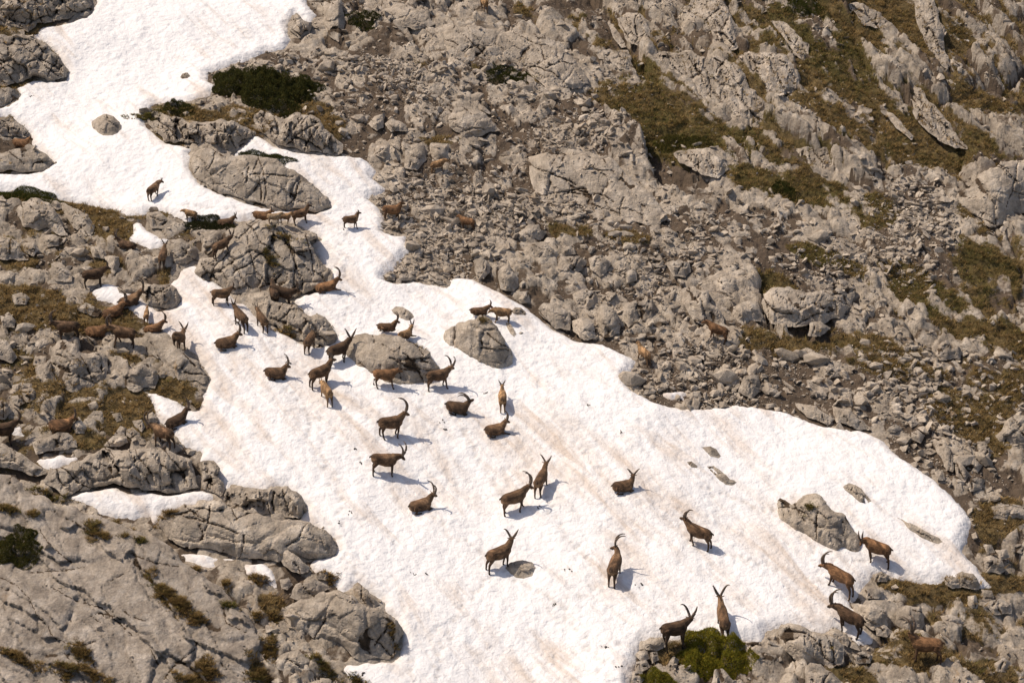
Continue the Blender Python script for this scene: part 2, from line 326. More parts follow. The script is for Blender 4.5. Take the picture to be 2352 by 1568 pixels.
# ------------------------------------------------------------------ outlines of the rocks
TOPROCKS = [  # name, label, outline, options
 ('boulder', 'small mossy boulder alone in the upper snow channel', cr('A1', [(780,1030),(820,985),(880,968),(950,990),(1000,1030),(1015,1075),(990,1110),(940,1130),(870,1132),(820,1105),(790,1070)]), dict(lam=.5)),
 ('stone', 'single grey stone lying on snow near the top of the channel', cr('A1', [(1515,650),(1530,620),(1570,612),(1600,640),(1575,660),(1530,662)]), dict(lam=.5)),
 ('rock_outcrop', 'whale-backed rock outcrop rising between two arms of the upper snow', [(440,352),(455,340),(500,350),(530,356),(575,352),(616,360),(651,380),(693,408),(720,422),(756,455),(757,474),(723,485),(680,482),(635,480),(597,470),(550,457),(506,443),(465,421),(444,399),(436,375)], dict(lam=.6, bulge=.5, cell=1.1)),
 ('boulder', 'large round-topped boulder in mid snow with two ibex lying on top', cr('C2', [(850,80),(900,50),(1000,38),(1150,50),(1280,75),(1380,120),(1480,180),(1560,250),(1610,320),(1625,360),(1590,410),(1545,468),(1400,478),(1250,458),(1150,432),(1050,372),(950,322),(880,287),(820,242),(818,180),(830,120)]), dict(lam=.45, bulge=.6, relief=.10, cell=1.3, tone0=.62)),
 ('boulder', 'tall buff boulder with one ibex lying on its peak', cr('B2', [(1740,1380),(1770,1300),(1850,1265),(1950,1250),(2030,1270),(2090,1320),(2130,1400),(2160,1480),(2220,1570),(2237,1645),(2180,1668),(2100,1672),(2000,1657),(1900,1612),(1800,1552),(1730,1512),(1723,1450)]), dict(lam=.4, bulge=.6, relief=.13, cell=1.0, tone0=.68)),
 ('rock_slab', 'grey slab leaning against the left side of the tall buff boulder', cr('B2', [(1635,1400),(1650,1360),(1700,1335),(1765,1318),(1745,1380),(1730,1505),(1690,1492),(1640,1442)]), dict(lam=.5, relief=.05, tone0=.9)),
 ('boulder', 'flat grey boulder on snow above the two ibex on the round boulder', cr('B2', [(1195,1190),(1240,1160),(1300,1160),(1350,1190),(1390,1250),(1350,1282),(1280,1267),(1220,1227)]), dict(lam=.6)),
 ('boulder', 'low cluster of dark stone right of the head-down ibex', cr('B2', [(2215,1200),(2240,1170),(2290,1175),(2330,1210),(2330,1238),(2270,1232),(2225,1217)]), dict(lam=.5)),
 ('stone', 'thin elongated stone on snow below the head-down ibex', cr('B2', [(2165,1300),(2190,1298),(2230,1350),(2250,1390),(2235,1418),(2205,1397),(2180,1345)]), dict(lam=.6, tone0=.8)),
 ('stone', 'tiny dark stone on snow right of the thin elongated stone', cr('B2', [(2270,1385),(2290,1370),(2313,1380),(2305,1397),(2280,1395)]), dict(lam=.5)),
 ('boulder', 'flat round rock under the forefeet of the ibex looking away', cr('D3', [(75,600),(120,560),(220,535),(300,550),(342,595),(322,640),(300,677),(230,700),(170,682),(110,642)]), dict(lam=.8, bulge=.25)),
 ('boulder', 'uppermost of three small rocks at right in the open snow', cr('C3', [(1720,995),(1800,985),(1850,1010),(1885,1070),(1870,1090),(1800,1082),(1760,1040)]), dict(lam=.65)),
 ('boulder', 'smallest and leftmost of three small rocks at right in the open snow', cr('C3', [(1600,1120),(1640,1113),(1690,1150),(1687,1174),(1640,1170),(1610,1140)]), dict(lam=.65)),
 ('boulder', 'longest of three small rocks at right in the open snow', cr('C3', [(1765,1155),(1830,1155),(1880,1190),(1930,1240),(1960,1275),(2020,1290),(1990,1307),(1930,1314),(1880,1282),(1830,1232),(1790,1192)]), dict(lam=.65)),
 ('boulder', 'cracked oblong rock on snow above the big grey boulder at right', cr('C4', [(835,1330),(880,1298),(940,1320),(1000,1370),(1070,1450),(1030,1467),(980,1452),(900,1392),(850,1362)]), dict(lam=.6, cell=.4, relief=.2)),
 ('boulder', 'big grey two-humped boulder on the right side of the snowfield', cr('D4', [(268,40),(300,10),(350,25),(400,70),(450,40),(530,-5),(600,-10),(640,20),(700,70),(790,130),(860,190),(920,260),(950,330),(972,400),(950,447),(870,432),(780,447),(700,422),(600,372),(520,332),(430,292),(350,232),(300,182),(288,110)]), dict(lam=.5, bulge=.6, relief=.13, cell=1.1)),
 ('rock_slab', 'long narrow rock half sunk in snow right of the big grey boulder', cr('D4', [(1280,175),(1330,185),(1380,220),(1450,250),(1540,300),(1640,350),(1668,380),(1630,400),(1560,387),(1460,332),(1400,292),(1350,232)]), dict(lam=.65)),
 ('boulder', 'left of two boulders touching at the lower right snow rim', cr('D4', [(1680,690),(1740,668),(1790,690),(1820,762),(1750,772),(1690,742)]), dict(lam=.5)),
 ('boulder', 'right and larger of two boulders touching at the lower right snow rim', cr('D4', [(1785,650),(1830,628),(1910,640),(1960,680),(1987,740),(1970,778),(1880,772),(1820,762),(1795,700)]), dict(lam=.45)),
 ('rock_outcrop', 'dark broken outcrop in the top left corner above the snow', cr('A1', [(-150,-150),(640,-150),(735,-20),(762,40),(690,92),(600,152),(500,182),(400,190),(310,197),(240,272),(180,250),(-150,200)]), dict(lam=.6, relief=.32, cell=.8, tone0=.3)),
 ('rock_outcrop', 'dark rounded outcrop at left jutting into the upper snow', cr('A1', [(-150,330),(100,290),(270,285),(370,350),(450,430),(520,480),(537,540),(578,590),(562,640),(500,672),(400,670),(330,652),(280,642),(200,662),(130,702),(60,722),(-150,722)]), dict(lam=.55, relief=.28, cell=.9, tone0=.32)),
 ('rock_outcrop', 'small dark outcrop on the left edge below the rounded outcrop', cr('A1', [(-150,770),(60,735),(130,750),(162,790),(120,852),(70,882),(-150,902)]), dict(lam=.6, relief=.25, tone0=.3)),
 ('rock_slab', 'smooth pale slab under the ibex lying at the upper left edge', cr('A1', [(-150,1290),(0,1280),(110,1240),(240,1220),(310,1260),(380,1290),(455,1340),(410,1402),(320,1432),(200,1432),(-150,1440)]), dict(lam=.5, relief=.10, cell=1.2)),
 ('rock_outcrop', 'dark rubble ledge at left edge behind the lying ibex', cr('A1', [(-150,1020),(0,985),(90,985),(170,1040),(250,1095),(220,1150),(100,1140),(-150,1110)]), dict(lam=.7, relief=.25, cell=.5, tone0=.3)),
 ('rock_outcrop', 'low pillared rock wall along the snow below the small green mat', cr('A1', [(1230,960),(1300,930),(1420,960),(1500,1000),(1600,1010),(1700,1020),(1900,1010),(2040,1050),(2142,1120),(2060,1172),(1990,1202),(2002,1262),(1880,1292),(1750,1232),(1630,1202),(1500,1192),(1380,1182),(1300,1112),(1238,1050)]), dict(lam=.5, relief=.34, cell=.5, ang=1.2, ratio=2.0)),
 ('rock_outcrop', 'pillared rock wall above the snow tongue under the large dark shrub', cr('A2', [(60,960),(110,920),(200,980),(300,1000),(400,960),(500,960),(600,1000),(640,1080),(720,1130),(800,1210),(803,1282),(720,1302),(600,1282),(480,1267),(350,1237),(250,1217),(160,1152),(90,1102),(48,1040)]), dict(lam=.45, relief=.34, cell=.5, ang=1.2, ratio=2.2)),
 ('rock_outcrop', 'broad rock ridge carrying a row of ibex left of the snow channel', cr('B2', [(0,450),(100,430),(220,430),(330,510),(420,560),(590,545),(602,590),(520,612),(557,690),(640,800),(702,872),(690,932),(590,1002),(480,1052),(400,1087),(300,1082),(200,1052),(100,1052),(-50,1052),(-170,1042),(-250,990),(-370,930),(-430,870),(-400,760),(-300,740),(-200,640),(-100,520)]), dict(lam=.6, bulge=.45, relief=.24, cell=1.0, ang=1.0, maxpts=8000)),
 ('rock_outcrop', 'lower rock ridge ending in a blunt nose above the dark ibex', cr('B2', [(10,1060),(60,1040),(180,1040),(200,1100),(300,1150),(400,1160),(510,1230),(640,1260),(700,1330),(742,1390),(720,1452),(640,1477),(520,1467),(430,1432),(330,1372),(240,1322),(160,1302),(110,1202),(20,1132)]), dict(lam=.5, relief=.2, cell=.8, ang=1.0)),
 ('boulder', 'grooved grey boulder half ringed by the left snow arm', cr('B1', [(1165,1000),(1200,960),(1300,980),(1400,980),(1470,1020),(1512,1090),(1502,1142),(1440,1172),(1330,1174),(1250,1132),(1190,1082)]), dict(lam=.4, relief=.2, cell=.5, ang=1.4, ratio=2.0)),
 ('rock_slab', 'smooth grey slab sloping to the snow under the rear-facing ibex', cr('C1', [(1165,80),(1240,40),(1330,40),(1450,120),(1560,220),(1650,290),(1710,360),(1758,430),(1720,452),(1600,452),(1500,432),(1450,352),(1380,292),(1280,212),(1200,152)]), dict(lam=.5, relief=.08, cell=1.3)),
 ('rock_outcrop', 'long fractured rock band above the long snow patch at lower left', cr('C1', [(420,1170),(560,1150),(680,1100),(760,1050),(900,1020),(1100,1010),(1300,1010),(1480,1050),(1600,1100),(1640,1200),(1672,1332),(1550,1352),(1400,1362),(1300,1352),(1100,1342),(950,1302),(800,1342),(700,1362),(560,1392),(450,1352),(345,1282)]), dict(lam=.5, relief=.26, cell=.8, ang=1.0, ratio=1.8, maxpts=7000)),
 ('rock_outcrop', 'split rock knob at the end of the fractured rock band', cr('C1', [(1660,1130),(1790,1120),(1852,1180),(1800,1232),(1882,1312),(1892,1352),(1850,1412),(1800,1392),(1700,1332),(1680,1202)]), dict(lam=.5, relief=.2, cell=.6)),
 ('rock_outcrop', 'knobbly rock cluster against the snow above the pale rounded outcrop', cr('D2', [(-211,50),(-171,-60),(-80,-80),(20,-80),(160,-70),(190,-92),(250,-70),(340,-90),(420,0),(490,70),(430,190),(370,180),(270,150),(120,150),(-30,140)]), dict(lam=.5, relief=.26, cell=.5, ang=1.3, ratio=2.0)),
 ('rock_outcrop', 'pale rounded outcrop with a long nose into the snow at lower left', cr('D2', [(-711,130),(-581,100),(-281,20),(-211,60),(-131,110),(19,150),(169,160),(319,200),(519,240),(639,300),(719,370),(761,430),(739,482),(619,522),(519,542),(419,512),(269,532),(69,522),(-131,502),(-331,452),(-481,442),(-601,402),(-701,322),(-751,222)]), dict(lam=.55, relief=.12, cell=1.4, ang=.3, ratio=2.0, tone0=.62, maxpts=8000)),
 ('boulder', 'tilted fallen block resting below the pale rounded outcrop', cr('D2', [(255,480),(290,432),(360,460),(450,530),(532,592),(510,642),(440,657),(370,632),(300,582)]), dict(lam=.35, relief=.05, cell=1.2, tone0=.7)),
 ('boulder', 'pointed grey rock beside the snow rim above the huge blunt boulder', cr('D2', [(890,760),(920,730),(1000,780),(1060,850),(1112,900),(1060,932),(990,927),(920,882)]), dict(lam=.4, relief=.16, cell=.5)),
 ('rock_outcrop', 'huge blunt boulder overhanging the snow at bottom left of centre', cr('D2', [(300,920),(400,870),(560,850),(640,800),(750,800),(900,860),(1000,940),(1100,950),(1200,980),(1250,1040),(1302,1160),(1252,1312),(1220,1352),(1000,1362),(880,1372),(830,1300),(760,1230),(640,1172),(560,1182),(480,1122),(400,1112),(340,1022)]), dict(lam=.45, bulge=.6, relief=.14, cell=1.2, maxpts=7000)),
 ('boulder', 'rounded boulder at the bottom edge below the huge blunt boulder', cr('D2', [(230,1400),(320,1300),(420,1290),(510,1350),(548,1420),(540,1492),(450,1512),(350,1462),(260,1442)]), dict(lam=.5, relief=.07, cell=1.0)),
 ('rock_slab', 'vast smooth grey slab filling the bottom left corner', cr('D1', [(-200,-130),(0,-190),(110,-150),(220,-60),(330,0),(470,60),(700,130),(900,190),(1100,250),(1300,350),(1450,450),(1560,560),(1700,650),(1850,750),(1950,900),(2100,1050),(2200,1200),(2150,1300),(2100,1450),(2150,1800),(-200,1800)]), dict(lam=.9, bulge=.18, relief=.17, cell=1.3, ang=.75, ratio=2.8, h=.05, maxpts=22000, mat_=M_SLAB, tone0=.42, step=.22, ncr=3, cracks=[cr('D1', l_) for l_ in ([(-60,670),(0,680),(130,740),(240,850),(310,1000),(400,1080),(440,1180),(560,1230),(700,1250),(800,1215)],[(330,270),(380,360),(430,420),(600,560)],[(430,760),(640,880),(730,900),(860,940),(960,1030),(1060,1120),(1110,1170)],[(760,1000),(840,1060)],[(760,1360),(800,1460),(850,1500)],[(1040,960),(1100,1010),(1240,1050)],[(1870,930),(1900,1060),(1980,1100),(2060,1140)],[(1100,480),(1300,560),(1500,590)],[(1250,1250),(1330,1420)],[(250,640),(560,620),(720,590)],[(900,720),(1050,650)])])),
 ('boulder', 'huge smooth pale boulder at the right edge above the grass', cr('B4', [(1770,230),(1850,170),(1920,150),(1960,60),(2090,0),(2150,-60),(2500,-90),(2500,340),(2370,360),(2250,430),(2110,512),(2030,477),(1940,402),(1850,322),(1780,272)]), dict(lam=.45, bulge=.6, relief=.14, cell=1.6, tone0=.75)),
 ('boulder', 'pointed pale boulder standing in grass at the right', cr('C4', [(1600,230),(1630,150),(1700,100),(1735,120),(1740,170),(1800,150),(1842,200),(1810,252),(1700,272),(1640,272)]), dict(lam=.3, relief=.1, cell=.6, tone0=.75)),
 ('boulder', 'dark pointed rock at the edge of the snow at the top', cr('A2', [(340,200),(370,130),(410,105),(450,160),(540,190),(522,282),(430,322),(370,272)]), dict(lam=.35, relief=.22, cell=.5)),
 ('rock_outcrop', 'broad grey boulder in front of the green shrub at lower right', cr('D4', [(280,1130),(320,1080),(450,1090),(620,1140),(700,1160),(860,1240),(822,1392),(740,1422),(600,1402),(480,1392),(380,1322),(310,1252),(288,1190)]), dict(lam=.5, relief=.14, cell=.9)),
]
# rock bodies that are part of the hillside itself
SIDE = [
 ('B1', [[(180,270),(330,260),(420,300),(470,400),(540,500),(560,560),(500,560),(400,500),(330,520),(200,480),(160,400),(150,330)], [(490,280),(620,340),(740,390),(780,480),(760,570),(700,560),(610,510),(540,400)],
   [(-60,570),(100,570),(170,650),(240,760),(150,780),(-60,750)], [(360,560),(440,560),(540,600),(490,650),(400,660),(355,610)], [(870,740),(1000,740),(1010,810),(960,900),(930,880),(900,800)],
   [(750,660),(840,645),(895,720),(870,760),(780,740)], [(1425,620),(1500,600),(1620,640),(1670,700),(1640,770),(1560,800),(1460,800),(1420,740)], [(1230,370),(1340,370),(1400,420),(1440,480),(1380,500),(1270,500),(1225,430)],
   [(980,1000),(1040,980),(1100,1000),(1140,1040),(1100,1060),(1000,1050)], [(0,880),(80,860),(150,890),(120,960),(40,990),(-40,950)], [(70,1060),(180,1045),(250,1090),(230,1150),(120,1150)], [(650,1180),(720,1130),(790,1160),(860,1200),(820,1240),(700,1220)],
   [(0,1240),(70,1210),(130,1280),(120,1340),(20,1330)], [(430,800),(500,800),(610,880),(600,950),(480,950),(420,870)], [(180,620),(300,620),(340,690),(280,740),(200,700)], [(340,250),(480,270),(540,330),(480,350)]]),
 ('C1', [[(430,180),(480,120),(560,110),(640,140),(680,200),(780,200),(890,240),(912,400),(880,472),(760,512),(640,522),(520,502),(470,422),(430,322)], [(300,120),(380,80),(460,90),(470,130),(420,170),(330,220),(280,200)],
   [(890,220),(980,230),(1070,260),(1100,330),(1180,290),(1260,290),(1310,350),(1330,430),(1300,502),(1190,512),(1080,512),(1010,442),(930,372),(900,302)], [(300,330),(420,260),(440,360),(470,440),(380,480),(300,430)],
   [(100,480),(180,450),(270,460),(270,520),(200,540),(110,530)], [(180,520),(260,500),(310,550),(290,620),(220,620),(180,570)], [(590,790),(660,750),(740,830),(710,890),(630,880)], [(715,760),(780,690),(850,700),(890,820),(860,840),(760,800)],
   [(955,890),(1010,820),(1060,840),(1050,900),(970,905)], [(1055,850),(1110,825),(1180,880),(1180,930),(1120,950),(1060,900)], [(1110,780),(1190,765),(1220,830),(1190,870),(1130,820)], [(870,985),(950,900),(1060,910),(1080,960),(1000,995)],
   [(940,720),(1010,710),(1035,770),(980,790)], [(1225,740),(1280,705),(1330,760),(1310,790),(1240,780)], [(-60,960),(100,990),(250,1100),(400,1180),(400,1230),(300,1260),(150,1180),(-60,1150)], [(270,960),(480,880),(600,900),(650,1000),(500,1020),(300,1060)],
   [(-60,80),(60,110),(140,240),(100,280),(-60,260)], [(100,570),(170,560),(210,620),(160,650),(100,620)], [(-60,590),(60,620),(110,700),(40,760),(-60,740)], [(1315,380),(1380,350),(1410,390),(1380,420),(1320,420)]]),
 ('D2', [[(400,740),(560,690),(692,772),(600,822),(560,872),(470,872),(340,852)], [(0,660),(100,650),(180,680),(140,720),(20,710)], [(270,700),(340,680),(380,740),(330,790),(280,770)], [(560,650),(640,620),(700,660),(650,700),(580,690)]]),
 ('D3', [[(1220,1230),(1300,1190),(1400,1190),(1420,1260),(1350,1300),(1260,1290)], [(1170,1330),(1200,1290),(1270,1300),(1290,1360),(1230,1390)], [(1180,1390),(1260,1370),(1290,1430),(1230,1470),(1170,1450)], [(1850,1230),(1920,1185),(2040,1190),(2100,1230),(2250,1220),(2270,1290),(2100,1300),(1950,1310)],
   [(1430,1420),(1490,1340),(1540,1370),(1500,1500),(1440,1480)], [(1790,1590),(1840,1450),(1900,1450),(2000,1540),(2010,1620),(1790,1620)], [(2110,1350),(2250,1310),(2350,1340),(2350,1440),(2200,1450)], [(1150,1470),(1220,1450),(1260,1530),(1200,1570),(1140,1560)], [(1290,1310),(1350,1300),(1370,1370),(1310,1400)]]),
 ('D4', [[(660,1150),(760,1110),(870,1140),(890,1230),(870,1270),(760,1210)], [(900,900),(960,890),(1100,920),(1200,960),(1220,1090),(1150,1140),(1080,1130),(1000,1050),(940,980)], [(1290,940),(1360,910),(1480,920),(1520,1080),(1480,1150),(1380,1140),(1280,1060)],
   [(1080,660),(1150,630),(1220,670),(1200,720),(1100,720)], [(2010,520),(2070,500),(2170,540),(2220,620),(2150,650),(2040,630)], [(2090,180),(2130,90),(2250,70),(2420,90),(2420,200),(2200,200)], [(500,1480),(560,1400),(700,1450),(880,1580),(880,1700),(500,1700)], [(90,1350),(180,1320),(270,1370),(250,1450),(110,1450)],
   [(900,1320),(1000,1300),(1080,1340),(1060,1400),(940,1400)], [(1010,780),(1100,760),(1180,800),(1130,860),(1030,850)], [(1990,780),(2080,790),(2100,850),(2010,850)], [(2230,400),(2320,400),(2400,440),(2330,480),(2240,460)], [(2000,400),(2080,400),(2110,470),(2040,490)], [(2100,450),(2200,440),(2230,510),(2150,530)],
   [(1880,840),(1940,830),(1970,940),(1930,980),(1880,940)], [(2030,900),(2150,860),(2240,900),(2240,980),(2100,990)], [(1840,1380),(1900,1360),(1930,1410),(1870,1440)], [(2100,1400),(2180,1350),(2250,1400),(2200,1480),(2110,1470)], [(1640,1000),(1740,980),(1850,1060),(1800,1110),(1680,1090)], [(1100,1100),(1180,1080),(1250,1130),(1200,1180),(1110,1170)]]),
 ('A2', [[(1690,980),(1730,910),(1850,895),(1940,930),(2030,1000),(2100,1090),(1980,1140),(1800,1130),(1700,1060)], [(1640,290),(1680,220),(1800,220),(1950,230),(2100,260),(2300,280),(2500,300),(2600,340),(2700,450),(2800,560),(2860,700),(2800,740),(2650,720),(2500,750),(2430,680),(2330,590),(2230,540),(2100,510),(1950,530),(1850,510),(1700,470),(1650,400)],
   [(1000,1040),(1060,970),(1150,950),(1140,1070),(1080,1100)], [(1150,1040),(1210,1000),(1330,1050),(1330,1100),(1200,1110)], [(1320,1260),(1400,1200),(1480,1210),(1500,1340),(1420,1430),(1320,1400)], [(1070,1220),(1190,1200),(1200,1300),(1140,1340),(1070,1300)], [(1540,1210),(1680,1210),(1690,1360),(1600,1370),(1530,1300)],
   [(650,30),(780,0),(820,200),(760,350),(680,300),(640,150)], [(1130,80),(1250,40),(1500,80),(1560,200),(1400,260),(1200,190)]]),
 ('B3', [[(270,-80),(420,-130),(560,-100),(720,-130),(880,-60),(950,-100),(1060,0),(1180,140),(1300,230),(1400,330),(1440,420),(1380,470),(1250,480),(1050,440),(950,400),(850,370),(740,330),(640,280),(470,290),(370,250),(300,180),(280,60)],
   [(160,560),(250,490),(360,470),(430,540),(400,590),(310,630),(200,610)], [(260,690),(330,620),(420,610),(510,700),(520,780),(460,820),(340,780),(270,740)], [(520,680),(630,645),(670,720),(560,740)], [(490,810),(560,750),(700,740),(760,780),(730,860),(630,920),(540,880)],
   [(780,760),(880,730),(960,800),(930,880),(870,920),(800,850)], [(400,870),(470,830),(550,890),(550,940),(460,965)], [(1430,800),(1530,770),(1620,800),(1630,870),(1590,920),(1490,910)], [(1390,510),(1450,500),(1530,550),(1500,590),(1420,570)], [(610,1080),(720,1010),(830,1030),(860,1100),(780,1180),(680,1170)],
   [(350,1190),(400,1130),(500,1140),(620,1220),(610,1350),(500,1340),(400,1260)], [(840,1250),(900,1160),(1010,1190),(1040,1300),(1040,1390),(900,1410),(860,1330)], [(1050,1130),(1150,1110),(1310,1120),(1350,1180),(1330,1260),(1200,1310),(1110,1340),(1060,1230)], [(620,1280),(720,1250),(820,1300),(850,1430),(740,1450),(650,1380)],
   [(1550,1010),(1650,990),(1780,1030),(1800,1120),(1880,1200),(1930,1330),(1850,1330),(1760,1320),(1640,1270),(1560,1150)], [(1980,1160),(2080,1110),(2200,1120),(2240,1230),(2220,1290),(2050,1290),(1990,1230)], [(20,870),(110,800),(200,970),(150,1030),(40,1020)], [(1090,880),(1170,830),(1180,940),(1100,960)], [(170,1030),(270,1030),(280,1120),(200,1140)],
   [(2240,1050),(2400,1000),(2640,1050),(2900,1010),(3010,1020),(2990,1170),(2900,1250),(2700,1320),(2480,1330),(2300,1310),(2250,1200)], [(1850,930),(1950,900),(2050,950),(2000,1050),(1880,1030)]]),
 ('B2', [[(1890,780),(1960,740),(2020,800),(2030,880),(1980,930),(1920,900)], [(2110,960),(2200,870),(2270,940),(2280,990),(2160,1030)], [(1130,900),(1200,860),(1250,900),(1230,945),(1150,945)], [(1260,890),(1340,880),(1430,935),(1350,948),(1260,945)], [(1510,890),(1590,880),(1680,975),(1600,980),(1520,930)], [(1585,100),(1640,80),(1695,110),(1670,185),(1620,170)], [(1170,160),(1230,150),(1280,190),(1220,205)]]),
 ('A3', [[(1310,460),(1500,440),(1640,440),(1750,480),(1850,480),(2000,520),(2090,640),(2130,740),(2300,880),(2350,1000),(2230,1090),(2050,1040),(1900,920),(1780,860),(1700,840),(1620,700),(1500,680),(1400,600),(1340,540)], [(1640,-80),(1880,-80),(1960,100),(2020,230),(2060,320),(2020,420),(1950,430),(1850,380),(1800,260),(1700,220),(1600,150)],
   [(820,440),(960,420),(1100,430),(1170,610),(1080,600),(950,520),(860,500)], [(1500,1290),(1620,1240),(1760,1250),(1920,1320),(1940,1420),(1860,1480),(1720,1480),(1640,1400),(1540,1380)], [(930,180),(980,200),(1100,400),(1050,410),(960,260)], [(1000,150),(1200,100),(1300,250),(1260,420),(1100,350)], [(930,1000),(1000,970),(1060,1050),(1000,1090)]]),
 ('A4', [[(0,450),(150,430),(330,460),(440,560),(480,740),(400,880),(330,930),(200,830),(80,700),(0,640)], [(1310,660),(1400,700),(1500,760),(1560,850),(1680,960),(1780,1120),(1910,1260),(1800,1240),(1650,1190),(1540,1120),(1430,1000),(1400,850)], [(1400,-80),(1560,-80),(1640,130),(1680,280),(1700,460),(1780,620),(1760,780),(1650,640),(1540,420),(1450,180)],
   [(1700,510),(1760,500),(1840,540),(1820,580),(1730,570)], [(440,1260),(560,1230),(720,1250),(780,1400),(700,1480),(560,1420),(480,1330)], [(220,180),(330,180),(420,260),(540,380),(520,520),(420,460),(330,330)], [(850,30),(1000,20),(1130,100),(1250,200),(1200,260),(1000,200)], [(1180,270),(1290,260),(1430,420),(1560,620),(1500,640),(1330,440)], [(1150,930),(1250,950),(1430,1150),(1400,1180),(1280,1080)]]),
 ('C4', [[(2130,900),(2180,780),(2280,740),(2450,740),(2450,1000),(2270,1020),(2160,1000)], [(450,190),(530,170),(620,210),(600,260),(500,240)], [(1400,870),(1460,850),(1520,900),(1480,960),(1400,930)], [(1590,960),(1680,920),(1760,1100),(1750,1200),(1680,1160)], [(1760,1120),(1830,1130),(1890,1220),(1860,1290),(1780,1240)], [(1870,1310),(1950,1240),(2030,1270),(2000,1350),(1900,1370)],
   [(1590,1200),(1670,1190),(1680,1270),(1620,1280)], [(1950,960),(2020,940),(2090,1040),(2050,1120),(1970,1060)], [(1860,1100),(1930,1080),(2010,1150),(1960,1220),(1870,1180)], [(560,-40),(640,-60),(720,0),(640,70),(540,60)], [(440,640),(600,650),(760,760),(700,820),(520,740)], [(730,640),(880,680),(1000,780),(1080,860),(950,840),(780,790)], [(1210,830),(1270,800),(1330,840),(1270,880),(1200,870)], [(1370,780),(1440,760),(1480,800),(1400,840)],
   [(2080,1500),(2200,1480),(2400,1500),(2400,1580),(2100,1570)], [(1950,350),(2010,310),(2000,350)], [(640,330),(760,320),(820,400),(700,430)], [(0,400),(120,390),(150,520),(60,580),(-60,540)]]),
]
# ------------------------------------------------------------------ ground grid
def axis(a, b, st, far, growth=1.25):
    inner = np.arange(a, b+st/2, st); o = []; s = st*3; v = 0.0
    while v < far: v += s; o.append(v); s *= growth
    o = np.array(o); return np.concatenate([a-o[::-1], inner, b+o]), len(o), len(inner)
ST = 0.075
XS, x_off, x_n = axis(-27.0, 27.0, ST, 120)
YS, y_off, y_n = axis(57.0, 111.0, ST, 90)
YS = YS[YS > 8]; y_off = int(np.argmin(abs(YS-57.0)))
GX, GY = np.meshgrid(XS, YS)
B = base(GX, GY)
def world_poly(poly):
    q = []
    for i, a in enumerate(poly):                 # finer outline before it is laid on the ground
        b = poly[(i+1) % len(poly)]; L = math.hypot(b[0]-a[0], b[1]-a[1]); n = max(1, int(L/24))
        for k in range(n): q.append((a[0]+(b[0]-a[0])*k/n, a[1]+(b[1]-a[1])*k/n))
    p = pt([a for a, b in q], [b for a, b in q], base); return p[:, :2]
SNOWS = [world_poly(MAIN)]+[world_poly(p) for _, p in PATCHES]
def signed(x, y, poly):                          # > 0 inside the snow, metres
    d = np.full(x.shape, -9.0); x0, y0 = poly.min(0)-2.5; x1, y1 = poly.max(0)+2.5
    k = (x > x0) & (x < x1) & (y > y0) & (y < y1); xx, yy = x[k], y[k]
    dd = dist(xx, yy, poly); d[k] = np.where(inside(xx, yy, poly), dd, -dd); return d
# distances on a coarse grid, refined linearly, plus a ragged fringe
cx_, cy_ = np.arange(-40, 40.1, 0.15), np.arange(50, 122, 0.15); CGX, CGY = np.meshgrid(cx_, cy_)
def bil(arr, x, y, x0, y0, st):
    u = np.clip((x-x0)/st, 0, arr.shape[1]-1.001); v = np.clip((y-y0)/st, 0, arr.shape[0]-1.001)
    i, j = u.astype(int), v.astype(int); a, b = u-i, v-j
    return (arr[j, i]*(1-a)+arr[j, i+1]*a)*(1-b)+(arr[j+1, i]*(1-a)+arr[j+1, i+1]*a)*b
rag = 0.10*fbm(GX/0.55, GY/0.55, 3, 21)+0.05*fbm(GX/0.16, GY/0.16, 2, 22)
SD = [bil(signed(CGX, CGY, p), GX, GY, -40, 50, 0.15)+rag*(1 if i == 0 else 0.7) for i, p in enumerate(SNOWS)]
SDM = np.maximum.reduce(SD); OUT = np.maximum(-SDM, 0)
QX, QY, QD = project(GX, GY, B)                   # where each ground point shows in the picture

